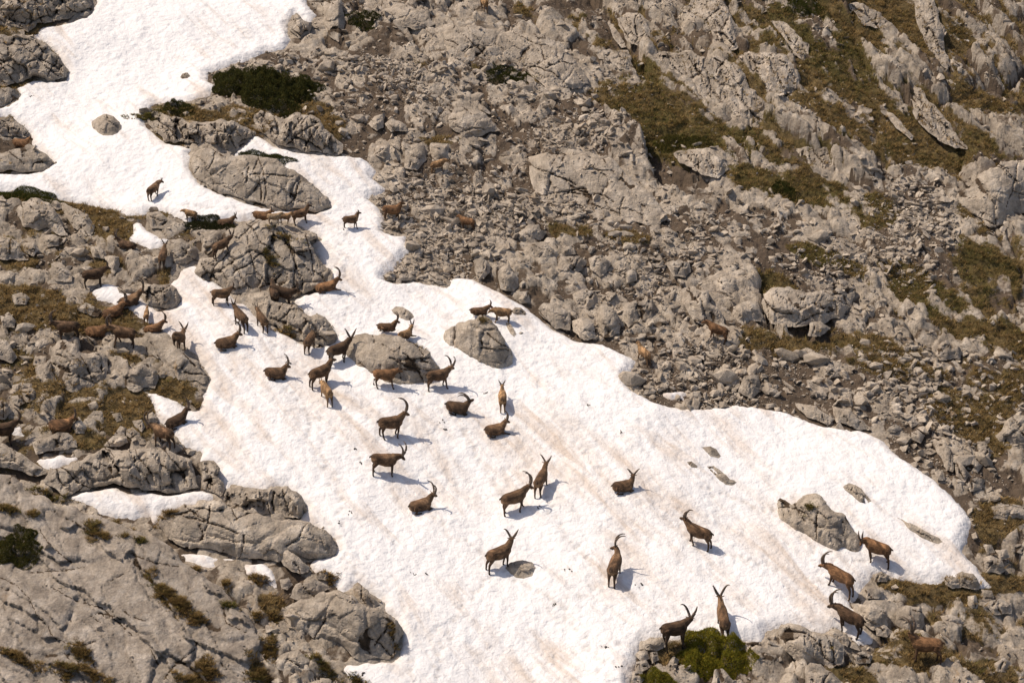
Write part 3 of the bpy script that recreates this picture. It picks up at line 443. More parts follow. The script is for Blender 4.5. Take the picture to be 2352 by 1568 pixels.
def blob(px, py, x, y, rx, ry, a=0.0):
    c, s = math.cos(a), math.sin(a); u = ((px-x)*c+(py-y)*s)/rx; v = (-(px-x)*s+(py-y)*c)/ry
    return np.clip(1.35-(u*u+v*v), 0, 1)
GRASS = [  # x, y, rx, ry, angle, strength, greenness
 (1480,235,150,60,.25,.74,.1),(1570,290,170,45,.3,.8,.1),(1700,330,130,40,.35,.8,.2),(1800,60,70,100,.5,.8,.1),(1900,110,140,60,.6,.9,.3),(2010,190,120,60,.6,.75,.1),
 (1700,105,60,60,.4,.5,0),(2150,345,190,25,.12,.95,.1),(1470,165,80,40,.6,.8,.2),(1885,330,130,40,.4,.7,.1),(1760,420,110,40,.4,.75,.2),(1900,445,140,40,.4,.9,.15),(2010,485,60,50,.5,.8,.2),
 (1440,545,55,17,.1,.9,0),(1310,530,55,17,.1,.8,0),(1870,585,70,22,.4,.95,.3),(1950,610,80,20,.4,.8,.1),(2100,660,130,55,.5,.8,.2),(2200,725,120,60,.5,.8,.1),(2260,610,110,60,.5,.75,.2),
 (2290,850,90,130,.2,.8,0),(2210,945,100,55,.3,.9,0),(1770,645,70,28,.2,.85,.2),(1800,785,150,35,.1,.8,0),(2010,790,140,28,.15,.8,0),(2060,845,130,28,.2,.85,0),(2270,1000,70,45,.3,.9,0),
 (2300,1185,70,55,.2,.9,-.2),(2300,1335,100,30,.1,1.0,-.2),(2150,1350,130,32,.1,1.0,-.1),(2210,1420,120,50,.2,.8,-.1),(2090,1500,130,60,.2,.75,-.2),(2260,1545,120,40,.1,.75,0),(1980,1545,120,40,.1,.55,0),
 (1560,1500,60,40,0,.7,-.2),(1880,1480,90,30,0,.4,0),(1560,330,90,28,.25,.9,.4),(1700,160,50,50,.5,.6,.1),(1590,140,60,40,.6,.4,.1),(1350,60,90,40,.6,.45,.1),(1250,30,90,25,.2,.4,0),
 (1230,170,60,25,.4,.5,.2),(1060,130,60,25,.5,.35,.2),(960,130,60,30,.6,.3,.2),
 (150,470,170,22,.15,.95,-.1),(250,520,110,38,.3,.8,-.2),(240,590,70,50,.2,.6,-.2),(60,690,120,45,.1,.95,-.2),(140,725,160,45,.15,.9,-.1),(240,735,100,40,.2,.9,0),(290,830,60,25,.3,.6,0),
 (400,895,70,35,.1,.85,-.1),(220,900,190,26,.1,.95,-.2),(90,890,80,60,.2,.8,-.2),(330,920,90,40,.2,.95,-.2),(250,960,140,40,.2,.9,-.1),(170,1000,90,30,.2,.8,0),(40,70,80,45,.1,.8,-.2),
 (80,98,70,18,.3,.8,.2),(30,205,40,22,0,.8,-.1),(25,285,50,18,.2,.9,0),(470,275,150,26,.1,.9,-.1),(400,245,60,16,0,.8,.35),(560,265,90,25,.1,.8,-.1),(720,255,70,35,.2,.7,-.3),(760,285,40,30,.3,.9,-.4),
 (640,300,80,18,.1,.5,-.2),(640,375,50,12,.2,.8,.3),(40,600,60,40,0,.5,-.2),(330,580,70,40,.3,.6,-.1),(120,540,80,30,.2,.5,-.1),(880,395,60,25,.3,.6,-.4),(1000,320,80,16,.05,.6,-.1),
 (430,910,50,25,.3,.7,0),(620,1390,40,35,.4,.7,-.3),(30,1160,70,18,.2,.5,.2),(20,560,50,30,0,.5,0)]
gr = np.zeros(GX.shape); gn = np.zeros(GX.shape)
for x, y, rx, ry, a, s, g in GRASS:
    bb = blob(QX, QY, x, y, rx, ry, a)*s; gr = np.maximum(gr, bb); gn = gn+bb*g
left = sm(620, 420, QX+0.15*QY-60)*sm(1180, 1060, QY)       # earthy ledges on the left
strata = sm(1250, 1500, QX)*sm(430, 330, QY)               # steep slabs at upper right dip to the right
cliff2 = sm(2080, 2200, QX-0.25*(300-QY))*sm(340, 300, QY)
scree = np.clip(.55*sm(560, 800, QX)*sm(1650, 1300, QX-0.6*(QY-300))*sm(60, 200, QY)*sm(980, 900, QY)+blob(QX, QY, 1050, 510, 190, 90, .3)+blob(QX, QY, 640, 140, 120, 40, 0)+blob(QX, QY, 1420, 320, 200, 50, .15)+blob(QX, QY, 1500, 520, 260, 80, .3)+blob(QX, QY, 1800, 560, 200, 70, .3)+blob(QX, QY, 860, 210, 150, 80, .4)
   + .9*sm(1400, 1600, QX)*sm(780, 830, QY)*sm(1060, 980, QY)+1.2*blob(QX, QY, 2080, 520, 110, 170, -.3)+blob(QX, QY, 2150, 1060, 220, 110, .5), 0, 1)

gr = np.maximum(gr, 0.36*left+0.36*strata*(1-.6*cliff2)+0.34*sm(1500, 1900, QX)*sm(900, 700, QY)*(1-.8*scree)+0.25*sm(1900, 2100, QX)*sm(1150, 1250, QY))

# relief of the ground
RM = np.zeros(GX.shape)                          # how deep under a rock body the ground point lies
for poly in [p for _, _, p, _ in TOPROCKS]+[cr(c_, p) for c_, ps in SIDE for p in ps]:
    pa = np.array(poly); k = (QX > pa[:, 0].min()) & (QX < pa[:, 0].max()) & (QY > pa[:, 1].min()) & (QY < pa[:, 1].max())
    if k.any(): RM[k] = np.maximum(RM[k], np.where(inside(QX[k], QY[k], pa), dist(QX[k], QY[k], pa)/63.0, 0))
r1, t1 = blocks(GX, GY, 1.5, 100); r2, t2 = blocks(GX, GY, 0.62, 200); r3, t3 = blocks(GX, GY, 0.27, 300)
SA = math.radians(-50)
r0, t0_ = blocks(GX, GY, 3.3, 700, SA, 2.2, 0.5, 0.9)
s1, ts1 = blocks(GX, GY, 0.9, 400, SA, 3.4, 0.5, 0.9); s2, ts2 = blocks(GX, GY, 0.36, 500, SA, 2.6, 0.4, 0.9)
rdg = np.abs(fbm(GX/.3, GY/.3, 2, 91)); blk = 0.32*r1+0.18*r2+0.085*r3+.03*rdg; srt = 0.46*s1+0.22*s2+0.08*r3+.03*rdg; scr = 0.10*r1+0.09*r2+0.07*r3
big = 0.5*fbm(GX/3.0, GY/3.0, 3, 31)
rgt = sm(700, 900, QX-.2*QY)
rel = (blk+.55*r0*rgt)*(1-scree)+scr*scree; rel = rel*(1-strata)+(.8*srt+0.22*r1+1.0*r0)*strata+0.5*big*(1-0.6*scree)
hi = np.where(strata > .5, .8*s1+.5*s2+.7*r0, r1+.5*r2)
la, lc = (GX*math.cos(SA)+GY*math.sin(SA)), (-GX*math.sin(SA)+GY*math.cos(SA))
gr = np.clip(gr*.98+0.36*fbm(GX/1.5, GY/1.5, 4, 77, .65)+.42*fbm(la/2.6, lc/.7, 3, 83, .6)*rgt+0.2*fbm(GX/.35, GY/.35, 2, 79)-(0.28+.22*strata)*hi-0.10, 0, 1.2)*sm(.02, .3, gr)
turf = sm(0.40, 0.62, gr)
rel = rel*(1-0.55*turf)+turf*(0.05*fbm(GX/0.2, GY/0.2, 2, 78)+.10*np.abs(fbm(GX/.6, GY/.6, 3, 80)))
near = sm(0.0, 0.9, OUT)
HG = B-0.10+0.12*(1-np.exp(-OUT/1.2))+rel*(0.25+0.75*near)*(1-0.6*sm(0, .3, RM))-0.45*sm(0.05, 0.6, RM)
HG = np.where(SDM > 0, np.minimum(HG, B-0.05-0.9*np.clip(SDM, 0, 0.6)), HG)
tone = np.clip(0.5+0.35*(t1-0.5)+0.3*(t2-0.5)+0.3*(t3-0.5), 0, 1)
tone = tone*(1-strata)+np.clip(0.5+0.5*(ts1-.5)+.4*(ts2-.5), 0, 1)*strata
tone = np.clip(tone-.22*strata-.16*left-.10*sm(1900, 2200, QX), 0, 1)
soil_shade = np.clip(0.6*sm(-0.15, -0.5, r1)+0.55*sm(-0.1, -0.5, r2)+.5*strata*sm(-.1, -.5, s1)+.5*rgt*sm(-.2, -.6, r0)+0.12*left+.27*sm(.4, .9, scree), 0, 0.8)  # scree term paints the shade between stones into the ground colour
ny, nx = GX.shape
idx = np.arange(nx*ny).reshape(ny, nx)
quads = np.stack([idx[:-1, :-1], idx[:-1, 1:], idx[1:, 1:], idx[1:, :-1]], -1).reshape(-1, 4)
keep = ~((SDM[:-1, :-1] > 0.5) & (SDM[1:, 1:] > 0.5)).ravel()      # no ground needed deep under the snow
def compact(V, F, *arrs):
    u, inv = np.unique(F, return_inverse=True); return (V[u], inv.reshape(F.shape))+tuple(a[u] for a in arrs)
V, F, a1, a2, a3, a4 = compact(np.stack([GX, GY, HG], -1).reshape(-1, 3), quads[keep], tone.ravel(), soil_shade.ravel(), gr.ravel(), np.clip(gn, -.4, .5).ravel())
hill = tag(obj('hillside', mesh_np('hillside', V, F, M_HILL, True, dict(tone=a1, soil_shade=a2, grass=a3, green=np.clip(a4, -.4, .16)))), kind='structure')

# snow: smooth sheets with sun cups and rounded, undercut rims
cup = 0.075*fbm(GX/1.3, GY/1.3, 3, 41)+0.045*np.abs(fbm(GX/0.42, GY/0.42, 2, 42))-0.02
SU = math.radians(-52)
cup = cup+0.05*fbm((GX*math.cos(SU)+GY*math.sin(SU))/3.2, (-GX*math.sin(SU)+GY*math.cos(SU))/0.7, 2, 43)
# trodden lines of hoof prints
TRAILS = [[(899,1005),(960,950),(1007,890)],[(884,1091),(760,1000),(690,930),(634,867)],[(1181,1176),(1100,1060),(1051,946)],[(1147,1307),(1040,1230),(967,1169),(884,1091)],[(1412,1329),(1300,1240),(1243,1129),(1154,935)],
 [(1604,1255),(1520,1180),(1432,1128),(1300,1010)],[(1660,1452),(1520,1400),(1412,1329),(1270,1400)],[(1929,1350),(1750,1300),(1604,1255)],[(806,524),(770,600),(800,700),(800,833)],[(737,885),(650,810),(602,754),(509,698)],
 [(1390,1560),(1350,1480),(1280,1390),(1147,1307)],[(1551,1492),(1400,1480),(1200,1540)],[(1000,1560),(1050,1400),(1147,1307)],[(950,1540),(880,1380),(790,1290),(770,1100),(700,960)],[(353,456),(480,480),(620,490),(780,520)],[(2010,1288),(1900,1290),(1780,1180),(1600,1120)]]
trod = np.zeros(GX.shape)
for n_, L in enumerate(TRAILS):
    q = []
    for a, b in zip(L[:-1], L[1:]):
        m = max(2, int(math.hypot(b[0]-a[0], b[1]-a[1])/13))
        q += [(a[0]+(b[0]-a[0])*k_/m+rng.normal(0, 7), a[1]+(b[1]-a[1])*k_/m+rng.normal(0, 4)) for k_ in range(m)]
    for x_, y_, z_ in pt([a for a, b in q], [b for a, b in q], base):
        i_, j_ = x_off+int((x_+27)/ST), y_off+int((y_-57)/ST); sl_ = (slice(max(0, j_-4), j_+6), slice(max(0, i_-4), i_+6))
        trod[sl_] = np.maximum(trod[sl_], np.exp(-((GX[sl_]-x_)**2+(GY[sl_]-y_)**2)/.0064))
cup = cup-.045*trod
HC = HG.copy(); SNOW_Z = np.full(GX.shape, -1e3)
for i, sd in enumerate(SD):
    th = 0.07 if i == 0 else 0.06
    zs = B-0.28+(0.28+th)*np.sqrt(np.clip((sd+0.05)/0.40, 0, 1))+cup*sm(-0.05, 0.5, sd)*(1 if i == 0 else 0.6)
    k = (sd > -0.10); kq = (k[:-1, :-1] & k[1:, 1:] & k[1:, :-1] & k[:-1, 1:]).ravel()
    V, F, a1, a2 = compact(np.stack([GX, GY, zs], -1).reshape(-1, 3), quads[kq], np.exp(-np.clip(sd, 0, 9)/.16).ravel(), trod.ravel())
    o = obj('snowfield' if i == 0 else 'snow_patch', mesh_np('snowfield', V, F, M_SNOW, True, dict(rim=a1, trod=a2))); tag(o, kind='structure')
    if i: o['label'] = PATCHES[i-1][0]
    HC = np.where(k, np.maximum(HC, zs), HC); SNOW_Z = np.where(k, zs, SNOW_Z)
fs = (slice(y_off, y_off+y_n), slice(x_off, x_off+x_n))
HF = HC[fs].copy(); SNOWF = SDM[fs]
def hz(x, y): return bil(HF, x, y, -27.0, 57.0, ST)
def bz(x, y): return bil(HF0, x, y, -27.0, 57.0, ST)
HF0 = np.where(SNOWF > 0, HC[fs], B[fs]+0.03)      # smooth ground used to set rocks on
GRF = gr[fs]; SCF = scree[fs]; GNF = gn[fs]; LFT = left[fs]; STF = strata[fs]

# ------------------------------------------------------------------ rocks with their own outline
def pdist(px, py, line):
    d = np.full(px.shape, 1e9)
    for (x0, y0), (x1, y1) in zip(line[:-1], line[1:]):
        ex, ey = x1-x0, y1-y0; t = np.clip(((px-x0)*ex+(py-y0)*ey)/(ex*ex+ey*ey+1e-9), 0, 1); d = np.minimum(d, (px-x0-t*ex)**2+(py-y0-t*ey)**2)
    return np.sqrt(d)
def joints(X, Y, area, ang, seed, n=None):
    r = random.Random(seed*7+1); out = []
    for k in range(n if n is not None else min(14, int(1+area*1.1))):
        i = r.randrange(len(X)); x, y = X[i], Y[i]; a = ang+r.gauss(0, .18)+(1.35 if r.random() < .35 else 0)+(math.pi if r.random() < .5 else 0); L = [(x, y)]
        for q in range(r.randint(3, 11)): a += r.gauss(0, .22); x += .22*math.cos(a); y += .22*math.sin(a); L.append((x, y))
        out.append(L)
    return out
def rock_mesh(poly, lam=0.55, bulge=0.55, relief=0.16, cell=0.8, ang=0.6, ratio=1.5, seed=1, h=0.05, mat_=None, maxpts=6000, tone0=0.5, step=0.0, cracks=None, ncr=None):
    P = np.array(poly, float); area2 = np.sum(P[:, 0]*np.roll(P[:, 1], -1)-np.roll(P[:, 0], -1)*P[:, 1])
    if area2 < 0: P = P[::-1]
    area = abs(area2)/2; cxy = P.mean(0)
    D = float(march(np.array([cxy[0]]), np.array([min(P[:, 1].max(), 1690)]), bz)[0]); s = D/FPX
    hp = max(h/s, math.sqrt(area/maxpts))
    q = []
    for i in range(len(P)):                        # rough outline
        a, b = P[i], P[(i+1) % len(P)]; L = np.hypot(*(b-a)); n = max(1, int(round(L/hp)))
        for k in range(n):
            c = a+(b-a)*k/n; q.append(c)
    q = np.array(q); tn = np.roll(q, -1, 0)-np.roll(q, 1, 0); tn = tn/(np.hypot(tn[:, 0], tn[:, 1])[:, None]+1e-9)
    j = (fbm(q[:, 0]*s/0.45, q[:, 1]*s/0.45, 2, seed)*0.13+(hash2(np.floor(q[:, 0]*s/.35), np.floor(q[:, 1]*s/.35), seed)-.5)*.07)/s
    q = q+np.stack([tn[:, 1], -tn[:, 0]], 1)*np.clip(j, -0.06/s, 0.1/s)[:, None]*min(1.0, math.sqrt(area)*s/1.2)
    x0, y0 = q.min(0); x1, y1 = q.max(0)
    gx, gy = np.meshgrid(np.arange(x0, x1, hp), np.arange(y0, y1, hp)); gx = gx.ravel(); gy = gy.ravel()
    gx = gx+rng.uniform(-.3, .3, gx.shape)*hp; gy = gy+rng.uniform(-.3, .3, gy.shape)*hp
    k = inside(gx, gy, q); gx, gy = gx[k], gy[k]; k = dist(gx, gy, q) > 0.6*hp; gx, gy = gx[k], gy[k]
    n0 = len(q); pts = [Vector((a, b)) for a, b in q]+[Vector((a, b)) for a, b in zip(gx, gy)]
    vo, eo, fo, ov, oe, of = delaunay_2d_cdt(pts, [], [list(range(n0))], 1, 1e-4)
    U = np.array([v[:] for v in vo]); T = np.array([f for f in fo if len(f) == 3], np.int32)
    d = dist(U[:, 0], U[:, 1], q)*s; on = d < 1e-3
    # ground depth under each pixel, and under the foot of the rock below it
    ub = np.linspace(x0, x1, 40); vb = np.zeros(40)
    for i, u in enumerate(ub):
        ys = []
        for a, b in zip(q, np.roll(q, -1, 0)):
            if (a[0] <= u) != (b[0] <= u): ys.append(a[1]+(b[1]-a[1])*(u-a[0])/(b[0]-a[0]))
        vb[i] = max(ys) if ys else np.nan
    ok = ~np.isnan(vb); vb = np.interp(ub, ub[ok], vb[ok])
    vs = np.convolve(np.pad(vb, 3, 'edge'), np.ones(7)/7, 'valid'); vb = np.maximum(vs, vb*0.5+vs*0.5)
    vbu = np.maximum(np.interp(U[:, 0], ub, vb), U[:, 1])
    dg = march(U[:, 0], U[:, 1], bz); db = march(U[:, 0], vbu, bz); db = np.minimum(db, dg)
    D0 = db+lam*(dg-db)
    R = max(0.12, min(d.max(), 1.1)); p = np.sqrt(np.clip(1-(1-np.clip(d/R, 0, 1))**2, 0, 1))
    hf = np.clip((vbu-U[:, 1])/(0.45*(y1-y0)+1e-6), 0, 1)
    X, Y = U[:, 0]*s, U[:, 1]*s
    b1, ta = blocks(X, Y, cell, seed*13+1, ang, ratio, 0.45, 0.9); b2, tb = blocks(X, Y, cell*0.4, seed*13+5, ang+0.3, ratio, 0.35, 0.8)
    rl = relief*1.3*(b1+0.5*b2)+0.02*fbm(X/0.2, Y/0.2, 2, seed)+(.05*fbm(X/.5, Y/.5, 3, seed+8) if step else 0)
    cut = np.zeros(X.shape)
    for L in joints(X, Y, area*s*s, ang, seed, ncr)+[[(a_*s, b_*s) for a_, b_ in c_] for c_ in (cracks or [])]: cut = np.maximum(cut, np.exp(-(pdist(X, Y, L)/(.036 if not cracks else .034))**2))
    rl = rl-(.11 if not cracks else .07)*cut
    if step: rl = rl+step*(((Y*math.cos(ang)-X*math.sin(ang))/1.7+0.5*fbm(X/1.5, Y/1.5, 3, seed)) % 1.0)
    if area*s*s < 7:                               # single blocks: broken into flat faces
        cxm, cym = X.mean(), Y.mean(); aa, bb_ = (X.max()-X.min())*.55, (Y.max()-Y.min())*.55; env = np.full(X.shape, 9.0); rr_ = random.Random(seed)
        for kk in range(13):
            th, ra = rr_.uniform(0, 6.283), math.sqrt(rr_.uniform(.02, .85)); qx, qy = ra*math.cos(th), ra*math.sin(th)
            env = np.minimum(env, 1-qx*qx-qy*qy+rr_.uniform(-.06, .10)-2*qx*((X-cxm)/aa-qx)*rr_.uniform(.7, 1.3)-2*qy*((Y-cym)/bb_-qy)*rr_.uniform(.7, 1.3))
        p = np.clip(env, 0.05, 1.1)*np.clip(d/0.13, 0, 1)**.6
    fr = D0-bulge*R*p*(0.3+0.7*hf)-rl*sm(0, 0.25, d)
    bk = np.maximum(D0, dg)+0.12+0.5*bulge*R*p
    fr = np.where(on, D0, fr)
    dx, dy, dz = ray(U[:, 0], U[:, 1])
    VF = np.stack([dx*fr, dy*fr, CAM[2]+dz*fr], 1)
    inn = np.nonzero(~on)[0]; mp = np.arange(len(U)); mp[inn] = len(U)+np.arange(len(inn))
    VB = np.stack([dx*bk, dy*bk, CAM[2]+dz*bk], 1)[inn]
    V = np.concatenate([VF, VB]); TB = mp[T][:, ::-1]
    # face direction: front triangles must look at the camera
    a, b, c = VF[T[0, 0]], VF[T[0, 1]], VF[T[0, 2]]
    F = np.concatenate([T, TB]); nrm = np.cross(b-a, c-a)
    if np.dot(nrm, a-CAM) > 0: F = F[:, ::-1]
    tn_ = np.clip(tone0+0.45*(ta-0.5)+0.3*(tb-0.5), 0, 1); so_ = np.clip(np.maximum(0.42*sm(-0.25, -0.6, b1)+0.36*sm(-.25, -.6, b2), .75*sm(.3, .8, cut)), 0, .75)
    # the rock becomes part of what later things stand on
    i = ((V[:, 0]+27)/ST).round().astype(int); jj = ((V[:, 1]-57)/ST).round().astype(int)
    okk = (i >= 0) & (i < HF.shape[1]) & (jj >= 0) & (jj < HF.shape[0])
    np.maximum.at(HF, (jj[okk], i[okk]), V[okk, 2])
    ROCKM[jj[okk], i[okk]] = True
    org = V.mean(0); org[2] = V[:, 2].min()
    me = mesh_np('rock', V-org, F, mat_ or M_ROCK, mat_ is not None, dict(tone=np.concatenate([tn_, tn_[inn]]), soil_shade=np.concatenate([so_, so_[inn]*0])))
    return me, org
ROCKM = np.zeros(HF.shape, bool)
for i, (nm, lb, poly, op) in enumerate(TOPROCKS):
    op = dict(op); op.setdefault('seed', 11+i*3)
    me, org = rock_mesh(poly, **op); o = obj(nm, me, None, org)
    tag(o, lb, {'boulder': 'boulder', 'stone': 'stone', 'rock_outcrop': 'rock outcrop', 'rock_slab': 'rock slab'}[nm])

BOULD = {'A3': dict(relief=.26, cell=.55, ang=.95, ratio=3.2, lam=.8, bulge=.35), 'A4': dict(relief=.24, cell=.55, ang=.95, ratio=3.4, lam=.82, bulge=.3), 'A2': dict(relief=.14, cell=1.0, lam=.65, tone0=.6)}
k = 0
for crp, polys in SIDE:
    for poly in polys:
        k += 1; op = dict(lam=.5, relief=.13, cell=.7, seed=300+k*3, maxpts=3400, h=.055, tone0=random.uniform(.4, .75)); op.update(BOULD.get(crp, {}))
        if crp == 'B3' and len(poly) > 20: op.update(lam=.75, relief=.12, cell=1.2, maxpts=5000, tone0=.7)
        me, org = rock_mesh(cr(crp, poly), **op); obj('rock', me, hill, org)

# ------------------------------------------------------------------ loose stones
def hull(n, seed, flat=0.7):
    r = random.Random(seed); bm = bmesh.new()
    for i in range(n):
        v = Vector((r.gauss(0, 1), r.gauss(0, 1), r.gauss(0, 1))).normalized()*r.uniform(0.78, 1.05)
        bm.verts.new((v.x, v.y*r.uniform(.9, 1.0), v.z*flat))
    res = bmesh.ops.convex_hull(bm, input=bm.verts)
    bmesh.ops.delete(bm, geom=[g for g in res['geom_interior'] if isinstance(g, bmesh.types.BMVert)], context='VERTS')
    bmesh.ops.triangulate(bm, faces=bm.faces); bm.verts.ensure_lookup_table()
    V = np.array([v.co[:] for v in bm.verts]); F = np.array([[v.index for v in f.verts] for f in bm.faces]); bm.free(); return V, F
def rots(n, tilt):
    a = rng.uniform(0, 2*math.pi, n); u = rng.normal(0, tilt, n); v = rng.normal(0, tilt, n)
    ca, sa, cu, su, cv, sv = np.cos(a), np.sin(a), np.cos(u), np.sin(u), np.cos(v), np.sin(v); z = np.zeros(n); o = np.ones(n)
    Rz = np.stack([ca, -sa, z, sa, ca, z, z, z, o], -1).reshape(-1, 3, 3); Rx = np.stack([o, z, z, z, cu, -su, z, su, cu], -1).reshape(-1, 3, 3)
    Ry = np.stack([cv, z, sv, z, o, z, -sv, z, cv], -1).reshape(-1, 3, 3); return Rx@Ry@Rz
def scatter(n, weight):
    """n points on the fine ground with probability from a weight map, kept to what the frame and a margin can see"""
    q = project(GX[fs], GY[fs], B[fs]); w_ = weight*((q[0] > -220) & (q[0] < 2570) & (q[1] > -260) & (q[1] < 1800))
    # equal shares of picture area, not of ground, so that the density reads evenly
    c = np.cumsum(w_.ravel()); c /= c[-1]; i = np.searchsorted(c, rng.random(n))
    j, i = np.divmod(i, w_.shape[1]); x = -27+(i+rng.uniform(-.5, .5, n))*ST; y = 57+(j+rng.uniform(-.5, .5, n))*ST
    return x, y, i, j
bare = (SNOWF < 0.06)
HS = HF.copy()
def joined(x, y, z, size, shapes, flatm=(0.45, 0.8), tilt=0.5):
    Vs, Fs, Ts = [], [], []; off = 0; grp = rng.integers(0, len(shapes), len(x))
    for g, (v, f) in enumerate(shapes):
        k = grp == g; n = int(k.sum())
        if not n: continue
        sc_ = size[k][:, None]*np.stack([rng.uniform(.8, 1.5, n), rng.uniform(.6, 1.0, n), rng.uniform(*flatm, n)], 1)
        P = np.einsum('nij,nvj->nvi', rots(n, tilt), v[None]*sc_[:, None, :])+np.stack([x[k], y[k], z[k]], 1)[:, None, :]
        Vs.append(P.reshape(-1, 3)); Fs.append((f[None]+(np.arange(n)*len(v))[:, None, None]).reshape(-1, 3)+off); off += n*len(v)
        Ts.append(np.repeat(rng.uniform(0.3, 1.0, n), len(v)))
    return np.concatenate(Vs), np.concatenate(Fs), np.concatenate(Ts)
small = [hull(8, s) for s in range(8)]; medium = [hull(14, 50+s) for s in range(8)]; large = [hull(26, 90+s) for s in range(10)]
wS = bare*(0.05+1.0*SCF+0.22*LFT+0.10*STF+0.18*(GRF < .5))*(1-0.93*ROCKM)*(1-0.55*np.clip(GRF*1.3-.3, 0, 1))
FN = 0.6+1.0*sm(-.25, .35, fbm(GX[fs]/3.5, GY[fs]/3.5, 3, 611)); wS = wS*FN; SZ = .55+.9*sm(-.3, .4, fbm(GX[fs]/2.6, GY[fs]/2.6, 3, 612))
x, y, i, j = scatter(46000, wS); size = np.clip(0.04*rng.pareto(2.6, len(x))+0.04, 0, 0.24)
size = size*SZ[j, i]; V, F, T = joined(x, y, HF[j, i]+size*0.15, size, small)
x2, y2, i2, j2 = scatter(1700, wS*(0.3+SCF)); size2 = rng.uniform(.13, .27, len(x2))
V2, F2, T2 = joined(x2, y2, HF[j2, i2]+size2*0.1, size2, medium)
V = np.concatenate([V, V2]); F = np.concatenate([F, F2+len(T)]); T = np.concatenate([T, T2])
tag(obj('scree', mesh_np('scree', V, F, M_STONE, False, dict(tone=T))), 'loose grey limestone scree and rubble covering the slopes beside the snow', 'scree', kind='stuff')
stone_me = []
for v, f in large:
    me = mesh_np('stone', v, f, M_STONE, False, dict(tone=np.full(len(v), random.uniform(.35, .9)))); stone_me.append(me)
x, y, i, j = scatter(290, wS*(0.25+SCF+0.9*LFT)*(1-ROCKM)); size = np.clip(0.22+0.10*rng.pareto(2.8, len(x)), 0, 0.62)
for a in range(len(x)):
    o = obj('stone', stone_me[a % len(stone_me)], hill, (x[a], y[a], HF[j[a], i[a]]+size[a]*0.08))
    o.rotation_euler = (rng.normal(0, .35), rng.normal(0, .35), rng.uniform(0, 6.3))
    o.scale = (size[a]*rng.uniform(.9, 1.5), size[a]*rng.uniform(.7, 1.0), size[a]*rng.uniform(.65, 1.1))

# ------------------------------------------------------------------ grass
def blades(x, y, z, n, h, spread, cols, lean=0.5, wid=0.012):
    m = len(x); k = m*n; cx = np.repeat(x, n); cy = np.repeat(y, n); cz = np.repeat(z, n); hh = np.repeat(h, n)*rng.uniform(.6, 1.2, k); sp = np.repeat(spread, n)
    a = rng.uniform(0, 6.283, k); r = sp*np.sqrt(rng.random(k)); bx = cx+r*np.cos(a); by = cy+r*np.sin(a)
    a2 = a+rng.normal(0, .6, k); tx = bx+np.cos(a2)*hh*lean*rng.uniform(.4, 1.3, k); ty = by+np.sin(a2)*hh*lean*rng.uniform(.4, 1.3, k); tz = cz+hh
    wx, wy = -np.sin(a2)*wid, np.cos(a2)*wid
    V = np.stack([np.stack([bx-wx, by-wy, cz-.03], 1), np.stack([bx+wx, by+wy, cz-.03], 1), np.stack([tx, ty, tz], 1)], 1).reshape(-1, 3)
    F = np.arange(3*k).reshape(-1, 3); C = np.repeat(np.repeat(cols, n, 0)*rng.uniform(.6, 1.4, (k, 1)), 3, 0); return V, F, C
wG = bare*sm(.42, .65, GRF)*(1-.85*ROCKM)
x, y, i, j = scatter(24000, wG); gg = np.clip(GNF[j, i]+rng.normal(0, .22, len(x)), 0, .6)[:, None]/.6
col = (1-gg)*np.array([[.33, .225, .10]])+gg*np.array([[.125, .125, .032]]); col = col*rng.uniform(.6, 1.35, (len(x), 1))
V, F, C = blades(x, y, HF[j, i], 9, rng.uniform(.06, .16, len(x)), rng.uniform(.05, .13, len(x)), col, 1.5, .014)
# cushions of turf on the big slab and on outcrops: (x, y, rx, ry, n, greenness)
CUSH = [(375,1365,38,20,260,.1),(412,1385,42,24,330,0),(452,1420,24,13,120,0),(345,1340,22,12,90,.1),(185,1500,30,18,170,.1),(45,1512,55,14,190,0),(150,1535,40,10,110,.2),(215,1555,60,14,220,0),(470,1540,46,26,330,0),(440,1570,50,16,200,0),
 (212,1215,30,20,170,.2),(235,1228,20,10,80,.1),(300,1215,14,7,50,.1),(328,1243,14,9,80,.4),(268,1200,9,5,24,.1),(283,1228,9,5,24,.1),(20,1170,30,10,110,.2),(75,1180,16,8,50,.1),(115,1150,50,8,110,.3),(620,1490,30,19,190,.1),(745,1538,44,14,200,.3),(600,1545,36,20,190,.1),
 (530,1397,20,9,80,.4),(590,1413,16,8,60,0),(625,1420,18,8,60,0),(520,1345,16,9,50,0),(450,1308,14,6,40,0),(590,1330,26,12,70,-.2),(385,1180,26,9,80,-.1),(20,1340,0,0,0,0),(590,1560,40,12,120,.2),(820,1562,30,8,70,.3),
 (900,1452,14,7,40,0),(620,600,30,10,70,.3),(655,560,40,10,90,.2),(575,300,60,10,110,-.1),(700,1125,0,0,0,0),(950,795,26,6,60,.1),(1110,735,16,5,30,.2),(1860,1165,16,7,40,.3),(660,765,30,8,60,.1),(215,925,0,0,0,0),(340,265,60,10,150,.5),(760,1330,20,10,60,-.3)]
bx_, by_, bs_, bg_, bd_ = [], [], [], [], []
